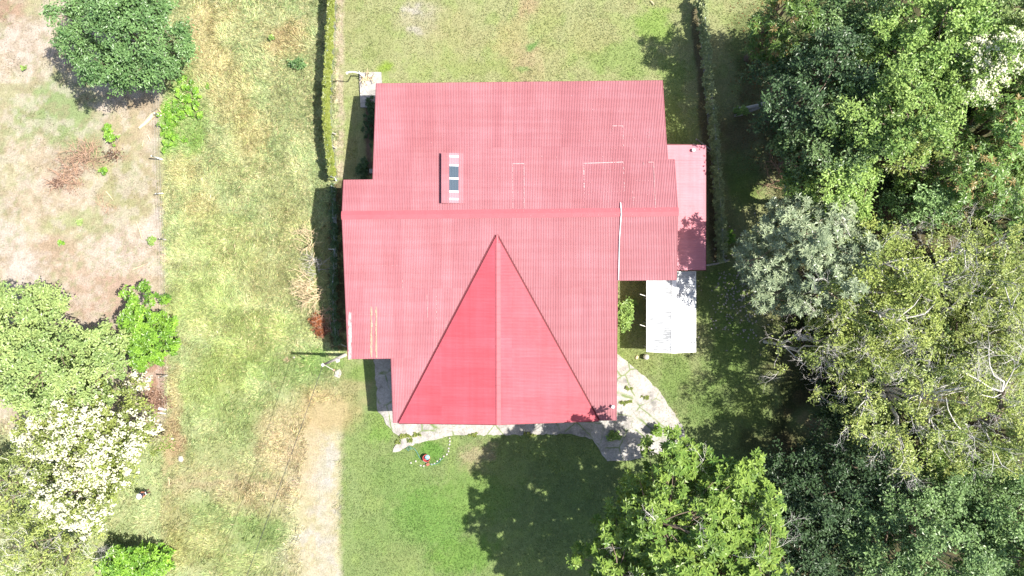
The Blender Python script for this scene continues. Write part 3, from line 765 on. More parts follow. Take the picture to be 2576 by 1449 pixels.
# ------------------------------------------------------------------ vegetation
def prisms(p0, p1, r0, r1, ns=4):
    p0 = np.asarray(p0, float); p1 = np.asarray(p1, float); d = p1 - p0; L = np.linalg.norm(d, axis=1, keepdims=True) + 1e-9; d = d / L
    up = np.where(np.abs(d[:, 2:3]) < .9, np.array([[0, 0, 1.0]]), np.array([[1.0, 0, 0]]))
    a = np.cross(d, up); a /= np.linalg.norm(a, axis=1, keepdims=True); b = np.cross(d, a)
    n = len(p0); th = np.arange(ns) * 2 * np.pi / ns
    ring = a[:, None] * np.cos(th)[None, :, None] + b[:, None] * np.sin(th)[None, :, None]
    v0 = p0[:, None] + ring * np.asarray(r0)[:, None, None]; v1 = p1[:, None] + ring * np.asarray(r1)[:, None, None]
    co = np.concatenate([v0, v1], 1).reshape(-1, 3)
    base = (np.arange(n) * 2 * ns)[:, None, None]; j = np.arange(ns)
    f = np.stack([j, (j+1) % ns, (j+1) % ns + ns, j + ns], -1)[None] + base
    return co, f.reshape(-1, 4)
def unit(a): return a / (np.linalg.norm(a, axis=-1, keepdims=True) + 1e-9)
def leaves_geo(pos, axis, nrm, L, Wd, fold=.25):
    """kite leaf, creased along the midrib"""
    side = unit(np.cross(nrm, axis)); up = unit(np.cross(axis, side))
    L = L[:, None]; Wd = Wd[:, None]
    b = pos; t = pos + axis * L - up * L * .12
    l = pos + axis * L * .55 + side * Wd * .5 + up * Wd * fold; r = pos + axis * L * .55 - side * Wd * .5 + up * Wd * fold
    co = np.stack([b, r, t, l], 1).reshape(-1, 3)
    return co
SP = {
 # c1,c2 dark/light leaf tones (photographic sRGB in sun), leaf length, width, clump radius, leaves per clump, rosette
 'fine':   dict(c=((84,122,72),(146,182,112)), L=.28, Wd=.14, rc=.95, nl=250, ros=0, dens=1.6),
 'bright': dict(c=((112,152,72),(196,222,124)), L=.28, Wd=.15, rc=1.0, nl=230, ros=0, dens=1.5),
 'pale':   dict(c=((136,170,96),(212,230,146)), L=.27, Wd=.16, rc=.95, nl=240, ros=0, dens=1.7),
 'teal':   dict(c=((88,122,72),(166,196,124)), L=.28, Wd=.15, rc=1.1, nl=240, ros=0, dens=1.5),
 'dark':   dict(c=((62,88,56),(100,128,82)), L=.28, Wd=.15, rc=1.1, nl=220, ros=0, dens=1.5),
 'mango':  dict(c=((84,124,58),(150,182,92)), L=.42, Wd=.12, rc=1.0, nl=130, ros=8, dens=1.5, tint=((172,152,96),.14)),
 'big':    dict(c=((80,124,50),(168,194,90)), L=.42, Wd=.21, rc=.9, nl=60, ros=7, dens=1.6),
 'frang':  dict(c=((110,130,98),(194,206,164)), L=.40, Wd=.13, rc=.9, nl=100, ros=9, dens=1.6),
 'olive':  dict(c=((126,148,72),(200,210,116)), L=.25, Wd=.13, rc=1.0, nl=120, ros=0, dens=1.4),
 'lime':   dict(c=((64,118,40),(176,222,84)), L=.34, Wd=.16, rc=.7, nl=80, ros=6, dens=2.0),
 'branchy':dict(c=((118,144,76),(200,208,118)), L=.24, Wd=.12, rc=1.0, nl=80, ros=0, dens=1.3),
}
def crown_clumps(r, n, rx, ry, zc, zt, amp, low=.35):
    k = np.arange(n); rho = np.sqrt((k + .5) / n); th = k * 2.399963 + r.uniform(0, 6.28)
    ph = r.uniform(0, 6.28, 4)
    mod = 1 + amp * (.5*np.sin(3*th+ph[0]) + .35*np.sin(5*th+ph[1]) + .3*np.sin(8*th+ph[2])) 
    rho2 = rho * mod + r.normal(0, .05, n)
    nz_ = min(.25, .12 * (rx + ry))
    x = rx * rho2 * np.cos(th) + r.normal(0, nz_, n); y = ry * rho2 * np.sin(th) + r.normal(0, nz_, n)
    q = np.clip(rho2, 0, 1.15)
    hump = .20 * np.sin(x * 1.15 + ph[0]) * np.cos(y * 1.0 + ph[1]) + .14 * np.sin(x * .5 + y * .6 + ph[2])
    z = zc + (zt - zc) * (np.sqrt(np.clip(1 - .85 * q**2, 0, 1)) + hump + r.normal(0, .15, n))
    return np.stack([x, y, z], -1)
def foliage(r, cl, rc, nl, sp, cmul=1.0, flat=.7):
    n = len(cl); rcs = rc * r.uniform(.65, 1.25, n)
    ros = sp['ros']
    c1, c2 = P(*sp['c'][0]), P(*sp['c'][1])
    if ros:
        nt_ = max(3, int(nl / ros)); m = n * nt_
        ci = np.repeat(np.arange(n), nt_)
        d = unit(r.normal(0, 1, (m, 3)) + [0, 0, .45]); tip = cl[ci] + d * (rcs[ci] * r.uniform(.55, 1.0, m))[:, None] * [1, 1, flat]
        tc = r.random(m)
        ti = np.repeat(np.arange(m), ros); k = np.tile(np.arange(ros), m)
        an = k * 2 * np.pi / ros + r.uniform(0, 6.28, m)[ti] + r.normal(0, .15, m * ros)
        tn = unit(d * .5 + [0, 0, .9] + r.normal(0, .15, (m, 3)))[ti]
        a_ = unit(np.cross(tn, [1, .1, 0])); b_ = np.cross(tn, a_)
        ax = unit(a_ * np.cos(an)[:, None] + b_ * np.sin(an)[:, None] + tn * r.uniform(-.15, .45, m * ros)[:, None])
        pos = tip[ti]; nr = tn; cc = np.clip(tc[ti] * .55 + r.random(m * ros) * .3 + r.random(n)[ci][ti] * .25, 0, 1); M_ = m * ros
    else:
        k = 18; nsp = max(2, int(round(nl / k))); m = n * nsp; cm = np.repeat(np.arange(n), nsp)
        sd_ = unit(r.normal(0, 1, (m, 3)) + [0, 0, .75]); sc = cl[cm] + sd_ * (rcs[cm] * r.uniform(.5, 1.0, m))[:, None] * [1, 1, flat]
        si = np.repeat(np.arange(m), k); ci = cm[si]; M_ = m * k
        o_ = r.normal(0, 1, (M_, 3)) * [.17, .17, .09] * (rc / 1.0) ** .7
        o_ = o_ + sd_[si] * r.normal(0, .17, (M_, 1)) * rc
        pos = sc[si] + o_; d = sd_[si]
        nr = unit(d * .45 + [0, 0, .75] + r.normal(0, .33, (M_, 3)))
        ax = unit(np.cross(nr, r.normal(0, 1, (M_, 3))))
        ax = unit(ax + d * .5 + [0, 0, -.12])
        cc = np.clip(r.random(M_) * .45 + r.random(n)[ci] * .35 + r.random(m)[si] * .3 - .05, 0, 1)
    L = sp['L'] * r.uniform(.7, 1.25, M_); Wd = sp['Wd'] * r.uniform(.75, 1.2, M_)
    co = leaves_geo(pos, ax, nr, L, Wd)
    col = c1 + (c2 - c1) * cc[:, None]
    col = col * (1 + r.normal(0, .10, (M_, 1)))
    if 'tint' in sp:
        mk = (r.random(n) < sp['tint'][1])[ci] if not ros else (r.random(m) < sp['tint'][1])[ti]
        col = np.where(mk[:, None], P(*sp['tint'][0]), col)
    return co, np.repeat(col * cmul * 1.55, 4, 0)
def branches(r, base, cl, zf, rt, twig=True, ends=None, curve=.6):
    """trunk up to zf, limbs to cluster centres"""
    P0, P1, R0, R1 = [], [], [], []
    def poly(pts, rs):
        for i in range(len(pts) - 1): P0.append(pts[i]); P1.append(pts[i+1]); R0.append(rs[i]); R1.append(rs[i+1])
    fork = base + np.array([r.normal(0, .2), r.normal(0, .2), zf])
    mid = (base + fork) / 2 + [r.normal(0, .12), r.normal(0, .12), 0]
    poly([base - [0, 0, .2], base + [0, 0, .25], mid, fork], [rt * 1.5, rt * 1.12, rt, rt * .85])
    nlim = min(len(cl), 9)
    ordr = r.permutation(len(cl)); prim = cl[ordr[:nlim]]
    nodes = []
    for q in prim:
        e_ = q - [0, 0, .3]; m1 = fork + (e_ - fork) * .4 + [0, 0, .5] + r.normal(0, .3, 3); m2 = fork + (e_ - fork) * .72 + r.normal(0, .25, 3)
        poly([fork, m1, m2, e_], [rt * .6, rt * .4, rt * .24, rt * .1]); nodes += [m1, m2, e_]
    nodes = np.array(nodes)
    for q in cl[ordr[nlim:]]:
        dd = np.linalg.norm(nodes - q, axis=1) + (nodes[:, 2] > q[2]) * 2; s_ = nodes[dd.argmin()]
        m1 = (s_ + q) / 2 + r.normal(0, .2, 3); poly([s_, m1, q - [0, 0, .1]], [rt * .16, rt * .10, rt * .04])
    return P0, P1, R0, R1
def twigs(r, starts, dirs, L, R, depth, P0, P1, R0, R1):
    """recursive fine branching, vectorised level by level"""
    s = np.array(starts); d = unit(np.array(dirs)); L = np.full(len(s), L); R = np.full(len(s), R)
    for lv in range(depth):
        d1 = unit(d + r.normal(0, .22, d.shape)); m = s + d1 * (L * .5)[:, None]; d2 = unit(d1 + r.normal(0, .25, d.shape)); e_ = m + d2 * (L * .5)[:, None]
        P0 += list(s) + list(m); P1 += list(m) + list(e_); R0 += list(R) + list(R * .8); R1 += list(R * .8) + list(R * .62)
        k = 3 if lv < 2 else 2
        src = np.concatenate([e_, m, e_]) if k == 3 else np.concatenate([e_, m]); dd = np.tile(d2, (k, 1))
        d = unit(dd + r.normal(0, .55, dd.shape) + [0, 0, .05]); s = src
        L = np.tile(L, k) * r.uniform(.55, .8, len(s)); R = np.tile(R, k) * .6
def tree(name, u, v, ru, rv, h, sp, label, seed, cat='tree', group=None, zc=None, low=None, amp=.16, cmul=1.0, dens=1.0, nlm=1.0, bark='bark', twig_n=0, flowers=0, fl_sel=None, rt=None, gaps=0.0, fcol=(252,250,220)):
    r = np.random.default_rng(seed); spd = SP[sp]
    zt = h; zc = zc if zc is not None else h * .58
    zref = zc + (zt - zc) * .55
    c = np.array(W(u, v, zref)); f = (1 - zref / H) / K; rx, ry = ru * f, rv * f
    n = max(6, int(spd['dens'] * dens * rx * ry * 3.14 / (spd['rc'] ** 2) * .46))
    cl = crown_clumps(r, n, rx - .4, ry - .4, zc, zt, amp)
    if gaps: cl = cl[r.random(len(cl)) > gaps]
    cl[:, :2] += c[:2]
    n2 = int(n * .6); k_ = r.uniform(0, 6.28, n2); q_ = np.sqrt(r.random(n2))
    low_ = np.stack([c[0] + rx * .85 * q_ * np.cos(k_), c[1] + ry * .85 * q_ * np.sin(k_), zc - (zt - zc) * r.uniform(-.2, .45, n2)], -1)
    root = empty(name, (c[0], c[1], 0), label, cat, group)
    co, col = foliage(r, np.concatenate([cl, low_]), spd['rc'], int(spd['nl'] * nlm), spd, cmul)
    co[:, 2] = np.maximum(co[:, 2], .05)
    npmesh('crown', co, np.arange(len(co)).reshape(-1, 4), M['leaf'], root, col)
    rt = rt if rt else .024 * h
    br = branches(r, np.array([c[0], c[1], 0.]), cl, max(.4, zc * .55), rt)
    a, b = prisms(br[0], br[1], br[2], br[3], 6)
    npmesh('trunk', a, b, M[bark], root, smooth=True)
    if twig_n:
        P0, P1, R0, R1 = [], [], [], []
        ch = cl[r.permutation(len(cl))[:int(twig_n * 1.35)]]
        st = ch + r.normal(0, .4, ch.shape) - [0, 0, .15]; out = st - np.array([c[0], c[1], zc * .5]); 
        twigs(r, st, unit(out * [1, 1, .5]) + [0, 0, .3], 1.15, .021, 5, P0, P1, R0, R1)
        a, b = prisms(P0, P1, R0, R1, 3)
        npmesh('bare_twigs', a, b, M['palebark'], root)
    if flowers:
        cand = cl if fl_sel is None else cl[fl_sel(cl)]
        cand = cand[r.permutation(len(cand))[:flowers]]
        m = 75; ci = np.repeat(np.arange(len(cand)), m)
        g_ = unit(r.normal(0, 1, (len(cand) * 16, 3)) + [0, 0, .9]); sub = np.repeat(np.arange(len(cand)), 16)
        cen = cand[sub] + g_ * spd['rc'] * 1.0 * [1, 1, .72] + [0, 0, .05]
        k = 11; ki = np.repeat(np.arange(len(cen)), k); M_ = len(ki)
        d = unit(r.normal(0, 1, (M_, 3)) + [0, 0, .6]); pos = cen[ki] + d * .21 * r.uniform(.5, 1.3, (M_, 1))
        nr = unit(d + [0, 0, .8]); ax = unit(np.cross(nr, r.normal(0, 1, (M_, 3))))
        co = leaves_geo(pos, ax, nr, np.full(M_, .16), np.full(M_, .15), .1)
        cc = lin(*fcol, .70) * r.uniform(.82, 1.0, (M_, 1))
        npmesh('blossom', co, np.arange(len(co)).reshape(-1, 4), M['petal'], root, np.repeat(cc, 4, 0))
    return root
exec_trees = [
 # upper left
 ('tree', 292, 62, 150, 168, 10.5, 'fine', 'large rounded blue green tree at the top left on pale dirt', 11, dict(nlm=1.2, cmul=1.1, amp=.2, gaps=.06)),
 # left side
 ('tree', 30, 790, 95, 90, 8.5, 'pale', 'pale green tree at the left edge directly above the other pale tree', 12, dict(nlm=1.1, cmul=.92, zc=4.2)),
 ('tree', 125, 930, 165, 125, 9.5, 'pale', 'broad pale green tree on the left between dirt lot and white blossom', 13, dict(nlm=1.1, cmul=.9, zc=4.6, amp=.24)),
 ('small_tree', 358, 832, 63, 108, 5.0, 'lime', 'small vivid lime green tree alone on bare dirt at the left', 14, dict(zc=2.4, dens=.8, amp=.34, gaps=.14, cmul=.9)),
 ('flowering_tree', 215, 1090, 190, 125, 8.0, 'olive', 'broad tree covered in creamy white blossom on the left', 15, dict(flowers=40, cmul=.9, amp=.2, nlm=1.2)),
 ('flowering_tree', 200, 1255, 112, 92, 7.4, 'olive', 'smaller tree dense with creamy white blossom left of the person', 19, dict(flowers=26, cmul=.9, amp=.22, nlm=1.2)),
 ('tree', 40, 1240, 110, 110, 7.0, 'branchy', 'olive leaved tree with bare twigs left of the white blossom at the left edge', 16, dict(nlm=1.7, twig_n=14, cmul=1.1)),
 ('tree', 120, 1400, 130, 90, 7.5, 'branchy', 'twiggy olive tree in the bottom left corner', 17, dict(nlm=1.6, twig_n=18, cmul=1.1)),
 ('shrub', 335, 1425, 88, 62, 3.2, 'lime', 'bright green shrub at the bottom edge near the left corner', 18, dict(zc=1.4, cat='shrub')),
 # front lawn tree
 ('tree', 1748, 1445, 262, 325, 17.0, 'big', 'tall tree with big light green leaves in front of the hall', 21, dict(zc=11.5, nlm=1.3, dens=1.4, twig_n=14, amp=.18, gaps=.04)),
 ('tree', 1985, 1340, 110, 170, 11, 'dark', 'dark green tree shaded behind the tall round leaved tree at bottom', 22, dict(nlm=1.1)),
 ('tree', 2135, 1220, 130, 120, 11, 'dark', 'dark teal tree in deep shade below the twiggy olive trees', 23, dict()),
 ('tree', 2090, 1420, 110, 80, 9, 'dark', 'dark shaded tree at the bottom edge between light green and teal crowns', 24, dict()),
 # lower right
 ('tree', 2330, 1340, 190, 150, 14, 'teal', 'broad teal green tree at the bottom right', 25, dict(nlm=1.2, cmul=1.05)),
 ('tree', 2540, 1360, 130, 150, 14.5, 'teal', 'teal green tree filling the bottom right corner', 26, dict(nlm=1.2, cmul=1.15)),
 ('tree', 2545, 1090, 120, 110, 14.5, 'branchy', 'olive green tree on the right edge below the thick curved bare limb', 27, dict(nlm=2.0, twig_n=14, cmul=1.15)),
 ('tree', 2330, 1010, 215, 170, 14.5, 'branchy', 'wide twiggy tree with thin yellow green leaves and pale bare branches', 28, dict(nlm=1.7, gaps=.08, twig_n=46, dens=1.15, cmul=1.2, bark='palebark')),
 ('tree', 2215, 720, 150, 165, 14, 'olive', 'yellow olive tree right of the grey green rosette leaved tree', 29, dict(nlm=1.2, twig_n=16, cmul=1.1, bark='palebark')),
 ('tree', 2140, 870, 95, 85, 12, 'olive', 'yellow olive tree between the leafless grey twigs and the wide twiggy tree', 51, dict(nlm=1.1, twig_n=10, cmul=1.1, bark='palebark')),
 ('tree', 2460, 690, 140, 130, 14, 'branchy', 'half bare grey branched tree at the right, below the reddish tipped trees', 30, dict(nlm=1.9, twig_n=40, cmul=1.1, bark='palebark')),
 ('tree', 2500, 880, 110, 110, 13, 'branchy', 'leafy olive tree at the right edge above the curved limb', 31, dict(nlm=2.4, twig_n=9, cmul=1.1)),
 ('bare_tree', 2020, 880, 80, 70, 10.5, 'branchy', 'nearly leafless grey twiggy tree at the forest edge by the lawn', 32, dict(nlm=.35, twig_n=30, dens=.9, bark='palebark', rt=.14)),
 ('tree', 2040, 645, 158, 150, 12.5, 'frang', 'grey green tree with rosette leaves nearest to the side roof', 33, dict(nlm=1.2, cmul=1.1)),
 ('tree', 2330, 530, 80, 55, 11, 'teal', 'small blue green feathery tree right of the rosette leaved tree', 34, dict(cmul=1.3)),
 ('tree', 2100, 470, 100, 75, 11.5, 'bright', 'yellow green tree above the grey green rosette leaved tree', 35, dict(nlm=1.15, cmul=1.1)),
 ('tree', 2440, 455, 120, 100, 11.5, 'mango', 'mango tree with reddish tips right of the dark forest gap', 36, dict(nlm=1.1)),
 ('tree', 2555, 560, 80, 90, 12, 'mango', 'mango tree with reddish tips on the right edge', 37, dict(nlm=1.1)),
 ('tree', 2540, 320, 90, 90, 13, 'mango', 'bright mango tree on the right edge below the white blossom', 38, dict(nlm=1.1, cmul=1.25)),
 ('tree', 2265, 365, 80, 68, 13.5, 'olive', 'compact pale olive round tree amid the green forest', 39, dict(nlm=1.4, cmul=.95)),
 ('tree', 2090, 360, 110, 95, 12.5, 'teal', 'dark teal tree at the forest edge below the shaded blue green one', 40, dict(cmul=.85)),
 ('tree', 2060, 220, 135, 125, 13, 'dark', 'shaded blue green tree at the forest edge at upper right', 41, dict(cmul=1.2)),
 ('tree', 2250, 270, 150, 150, 15, 'bright', 'large bright green tree in the upper right forest', 42, dict(nlm=1.2, cmul=1.0, amp=.22)),
 ('tree', 2330, 90, 150, 120, 15.5, 'bright', 'large bright green tree at the top edge of the upper right forest', 43, dict(nlm=1.2, cmul=1.1)),
 ('tree', 2130, 60, 110, 95, 12.5, 'teal', 'blue green tree at the top edge left of the bright green one', 44, dict(cmul=1.0)),
 ('tree', 1990, 40, 90, 75, 12.5, 'mango', 'dark leaved mango tree at the top edge beside the shaded lawn', 45, dict(cmul=.85)),
 ('tree', 2500, 80, 110, 100, 15, 'pale', 'pale green tree at the top right corner', 46, dict(cmul=.75)),
 ('flowering_tree', 2420, 185, 92, 78, 14.5, 'bright', 'tree with a dense patch of white blossom in the upper right forest', 47, dict(flowers=26, dens=1.2)),
 # just beyond the frame, overhanging it
 ('tree', 2660, 200, 110, 130, 13, 'bright', 'bright green tree beyond the top right edge', 48, dict()),
 ('tree', 2670, 760, 110, 140, 11, 'olive', 'olive tree beyond the right edge', 49, dict()),
 ('tree', 2640, 1400, 90, 110, 12, 'bright', 'green tree beyond the bottom right corner', 50, dict()),
]
for (nm, u, v, ru, rv, h, sp, lb, sd, kw) in exec_trees: tree(nm, u, v, ru * (1.08 if sd > 21 else 1), rv * (1.08 if sd > 21 else 1), h, sp, lb, sd, **kw)

# thick curved bare limb tree on the right
r = np.random.default_rng(77)
gz = 13.0
root = empty('gnarled_tree', W(2440, 1080, 10), 'gnarled tree whose thick curved dark limb and white branches show at the right', 'tree'); root.location[2] = 0
mb = MB(); bx_, by_, _ = root.location
mb.tube([(bx_, by_, -.2), (bx_ + .2, by_ + .1, 5), pp(2430, 1068, 10.5), pp(2468, 1066, 12.2), pp(2500, 1050, 13), pp(2518, 1020, 13.5), pp(2520, 985, 14)], [.45, .4, .36, .36, .36, .30, .22], 10)
mb.build('trunk', M['bark'], root, smooth=True)
mb = MB()
for pts, rr0 in (([(2520,985,14),(2490,975,15),(2460,955,15.4),(2430,940,15.6),(2420,922,15.7)], .11), ([(2520,985,14),(2525,960,15),(2500,945,15.6),(2490,920,15.8),(2487,885,15.8),(2490,860,16)], .11),
                 ([(2520,985,14),(2540,950,15),(2550,930,15.6),(2570,915,16)], .10), ([(2520,990,14),(2500,1000,14.8),(2475,995,15),(2460,985,15.2)], .06), ([(2440,1068,11),(2420,1085,13),(2400,1060,14.5),(2385,1030,15),(2380,1000,15.4)], .10),
                 ([(2470,1066,12.4),(2490,1110,14),(2500,1150,15),(2495,1190,15.4)], .09), ([(2490,1110,14),(2520,1170,15),(2560,1195,15.4)], .07)):
    P_ = [pp(*q) for q in pts]; mb.tube(P_, list(np.linspace(rr0 * .65, rr0 * .2, len(P_))), 6)
mb.build('branch', M['palebark'], root, smooth=True)
P0, P1, R0, R1 = [], [], [], []
st = np.array([pp(2488, 900, 15.7), pp(2550, 930, 15.6), pp(2560, 915, 15.8), pp(2540, 950, 15.2), pp(2460, 955, 15.4), pp(2500, 1000, 15), pp(2515, 985, 15)])
twigs(r, st, st - np.array([bx_, by_, 8]), 1.3, .028, 5, P0, P1, R0, R1)
a, b = prisms(P0, P1, R0, R1, 3); npmesh('bare_twigs', a, b, M['palebark'], root)

# low understorey, seen between the crowns
def plant(name, u, v, ru, rv, h, sp, label, seed, cat='shrub', group=None, cmul=1.0, nlm=1.0, dens=1.0, rc=None, amp=.2, stem=True):
    r = np.random.default_rng(seed); spd = dict(SP[sp])
    k_ = rc if rc else min(.55, max(.15, ru / K * .45))
    L = spd['L'] * min(1, .45 + k_); spd['L'] = L; spd['Wd'] = spd['Wd'] * min(1, .55 + k_)
    c = np.array(W(u, v, h * .7)); f = 1 / K; rx, ry = max(.1, ru * f), max(.06, rv * f)
    n = max(3, int(dens * rx * ry * 2.2 / k_ ** 2))
    cl = crown_clumps(r, n, max(.05, rx - k_ * .6), max(.05, ry - k_ * .6), h * .35, h * .95, amp); cl[:, :2] += c[:2]
    root = empty(name, (c[0], c[1], 0), label, cat, group)
    co, col = foliage(r, cl, k_, int(max(14, spd['nl'] * nlm * (k_ / .8) ** 1.2)), spd, cmul)
    co[:, 2] = np.maximum(co[:, 2], .03)
    npmesh('foliage', co, np.arange(len(co)).reshape(-1, 4), M['leaf'], root, col)
    if stem:
        b0 = np.tile(np.array([[c[0], c[1], 0.]]), (len(cl), 1)) + r.normal(0, .05, (len(cl), 3)) * [1, 1, 0]
        a, b = prisms(b0, cl, np.full(len(cl), .03), np.full(len(cl), .012), 4); npmesh('stem', a, b, M['bark'], root)
    return root
plant('shrub', 1573, 791, 24, 37, 2.2, 'bright', 'glossy round green shrub against the right side of the red roof', 61, cmul=1.0, nlm=1.6, rc=.4)
plant('shrub', 1832, 598, 14, 20, 1.4, 'lime', 'small bright green shrub at the foot of the right vine fence', 62, cmul=.9)
plant('shrub', 270, 322, 8, 13, .7, 'lime', 'small lime green seedling, upper of two on the dirt lot', 63)
plant('shrub', 281, 347, 16, 15, .9, 'lime', 'leafy lime green seedling on the dirt lot by the fallen log', 64)
plant('shrub', 262, 430, 10, 8, .5, 'lime', 'yellow green weed clump below the brown brush pile', 65)
plant('shrub', 152, 610, 7, 6, .4, 'lime', 'tiny lime weed on the pale dirt in the left middle', 66)
plant('shrub', 382, 606, 8, 10, .6, 'bright', 'small green weed beside the sticks at the lot edge', 67)
plant('shrub', 60, 342 // 2 + 0, 5, 5, .3, 'bright', 'tiny weed on the pale dirt at upper left', 68)
plant('shrub', 200, 560, 9, 7, .4, 'pale', 'low pale weed clump on the lot', 69)
plant('shrub', 750, 160, 20, 8, .6, 'fine', 'dark green weed clump in the tall grass near the hedge', 70)
plant('shrub', 684, 94, 8, 6, .5, 'bright', 'small green weed clump in the peach coloured dry grass', 71)
plant('shrub', 1545, 1100, 15, 14, .5, 'bright', 'green weed clump in the shade at the edge of the paving', 74)
plant('shrub', 1655, 1085, 13, 12, 1.6, 'big', 'single rosette sapling over the shaded paving', 75, cmul=1.2)
plant('shrub', 912, 425, 16, 22, .9, 'dark', 'dark shrub in the shade at the inner corner of the hall', 76, cmul=1.2)
plant('shrub', 935, 300, 9, 60, .6, 'dark', 'low dark planting in shade along the left wall of the hall', 77, cmul=1.1)
plant('shrub', 2160, 1120, 45, 40, 4.5, 'lime', 'bright green bush at the forest edge below the twiggy trees', 79, cmul=.75, nlm=1.5, rc=.6)
plant('shrub', 2300, 480, 90, 60, 4.5, 'dark', 'dark undergrowth shrub in the forest gap', 80, rc=.8)
plant('shrub', 2420, 260, 80, 60, 5, 'dark', 'dark undergrowth shrub below the white blossom', 81, rc=.8)
plant('shrub', 2180, 1030, 120, 90, 4, 'dark', 'dark undergrowth beneath the twiggy trees', 82, rc=.8)
plant('shrub', 2500, 780, 100, 160, 6, 'bright', 'green undergrowth beneath the bare branched trees at right', 83, rc=.8, cmul=.8)
plant('shrub', 2420, 1150, 130, 60, 5, 'bright', 'green undergrowth between the wide twiggy tree and the broad teal tree', 85, rc=.8, cmul=.8)
plant('shrub', 2540, 1215, 80, 50, 6, 'teal', 'teal undergrowth at the right edge above the corner tree', 86, rc=.8, cmul=.9)
plant('shrub', 2560, 440, 60, 60, 6, 'bright', 'green undergrowth at the right edge between the mango trees', 87, rc=.8, cmul=.8)
plant('shrub', 2250, 880, 150, 120, 6.5, 'teal', 'teal undergrowth beneath the wide twiggy tree', 84, rc=.8, cmul=.8)

plant('creeper', 470, 255, 42, 72, .45, 'lime', 'bright green creeper patch spreading through the tall grass beside the top left tree', 121, cat='ground cover', rc=.3, dens=.3, nlm=1.2, stem=False, amp=.4, cmul=1.1)
plant('creeper', 424, 322, 18, 62, .45, 'lime', 'narrow strip of bright green creeper along the edge of the dirt lot', 122, cat='ground cover', rc=.25, dens=.35, nlm=1.2, stem=False)
for i, (u, v, ru, rv) in enumerate(((1020,1096,16,5),(1048,1094,12,4),(1001,1112,8,5),(1030,1107,9,4),(1190,1094,14,3),(1330,1094,16,3),(1575,1012,20,3),(1625,1000,14,3),(1580,975,14,2))):
    plant('weed_tuft', u, v, ru, rv, .12, 'olive', ['long low weed strip at the left end of the front paving', 'second low weed strip at the left end of the front paving', 'weed tuft on the broken left tip of the front paving', 'weed tuft just above the flower bed on the paving edge', 'short weed strip along the straight front paving edge, left one', 'short weed strip along the straight front paving edge, right one', 'weeds in the long joint of the right hand paving', 'weeds at the outer end of the long paving joint', 'thin weeds in the upper joint of the right hand paving', 'weed tuft in the lower cracked part of the right hand paving', 'round weed patch near the lower outer edge of the right hand paving', 'weeds where the right hand paving narrows beside the hall'][i], 130 + i, cat='weed', group='weeds in the paving joints', rc=.08, cmul=.85, dens=.35, stem=False)
# vine-covered fences
def vine_fence(name, path, z, wd, sp, cols, label, seed, nclump, group=None, cmul=1.0, cover=lambda t: 1.0, nl=45, lo=.15):
    r = np.random.default_rng(seed)
    pts = [np.array(W(u, v, z * .6)) for u, v in path]
    seg = np.cumsum([0] + [np.linalg.norm(b - a) for a, b in zip(pts, pts[1:])])
    at = lambda t: np.array([np.interp(t * seg[-1], seg, [p[i] for p in pts]) for i in (0, 1)])
    c = at(.5); root = empty(name, (c[0], c[1], 0), label, 'fence', group)
    spd = dict(SP[sp]); spd['L'] = .20; spd['Wd'] = .13
    if cols: spd['c'] = cols
    cl = []
    for i in range(nclump):
        t = r.random()
        if r.random() > cover(t): continue
        p = at(t); q = r.random()
        cl.append([p[0] + r.normal(0, wd * .4), p[1] + r.normal(0, .1), z * (lo + (1 - lo) * np.sqrt(q))])
    co, col = foliage(r, np.array(cl), .24, nl, spd, cmul); co[:, 2] = np.maximum(co[:, 2], .03)
    npmesh('vine', co, np.arange(len(co)).reshape(-1, 4), M['leaf'], root, col)
    n = int(seg[-1] / 2.6); 
    for i in range(n + 1):
        p = at(i / n); mb = MB(); mb.tube([(p[0], p[1], -.1), (p[0], p[1], z * 1.05)], .045, 6); mb.build('post', M['galv'], root)
    mb = MB()
    for zz in np.linspace(.1, z, 9):
        mb.tube([(*at(t), zz) for t in np.linspace(0, 1, 24)], .008, 3, False)
    for t in np.linspace(0, 1, int(seg[-1] / .25)):
        p = at(t); mb.tube([(p[0], p[1], .05), (p[0], p[1], z)], .007, 3, False)
    mb.build('wire_mesh', M['galv'], root)
    return root
vine_fence('vine_fence', [(838,-20),(836,60),(830,150),(826,230),(824,290),(829,350),(835,400),(840,448)], 2.3, .11, 'lime', ((140,164,66),(206,214,110)), 'wire fence smothered in bright yellow green vine left of the back lawn', 91, 430, cmul=.7, nl=32, lo=.6)
vine_fence('vine_fence', [(1760,-20),(1768,60),(1775,120),(1780,200),(1788,280),(1795,350),(1800,420),(1805,500),(1810,570),(1815,655)], 2.1, .24, 'bright', ((120,136,90),(186,192,140)), 'grey wire fence with patchy vine right of the hall', 92, 620, cmul=1.35, cover=lambda t: .55 + .45 * math.sin(t * 23) ** 2)
vine_fence('vine_fence', [(838,470),(842,560),(844,640),(840,720),(842,800),(850,868)], 1.3, .2, 'dark', None, 'shaded wire fence with sparse dark vine left of the hall', 93, 150, cmul=1.3, cover=lambda t: .7)

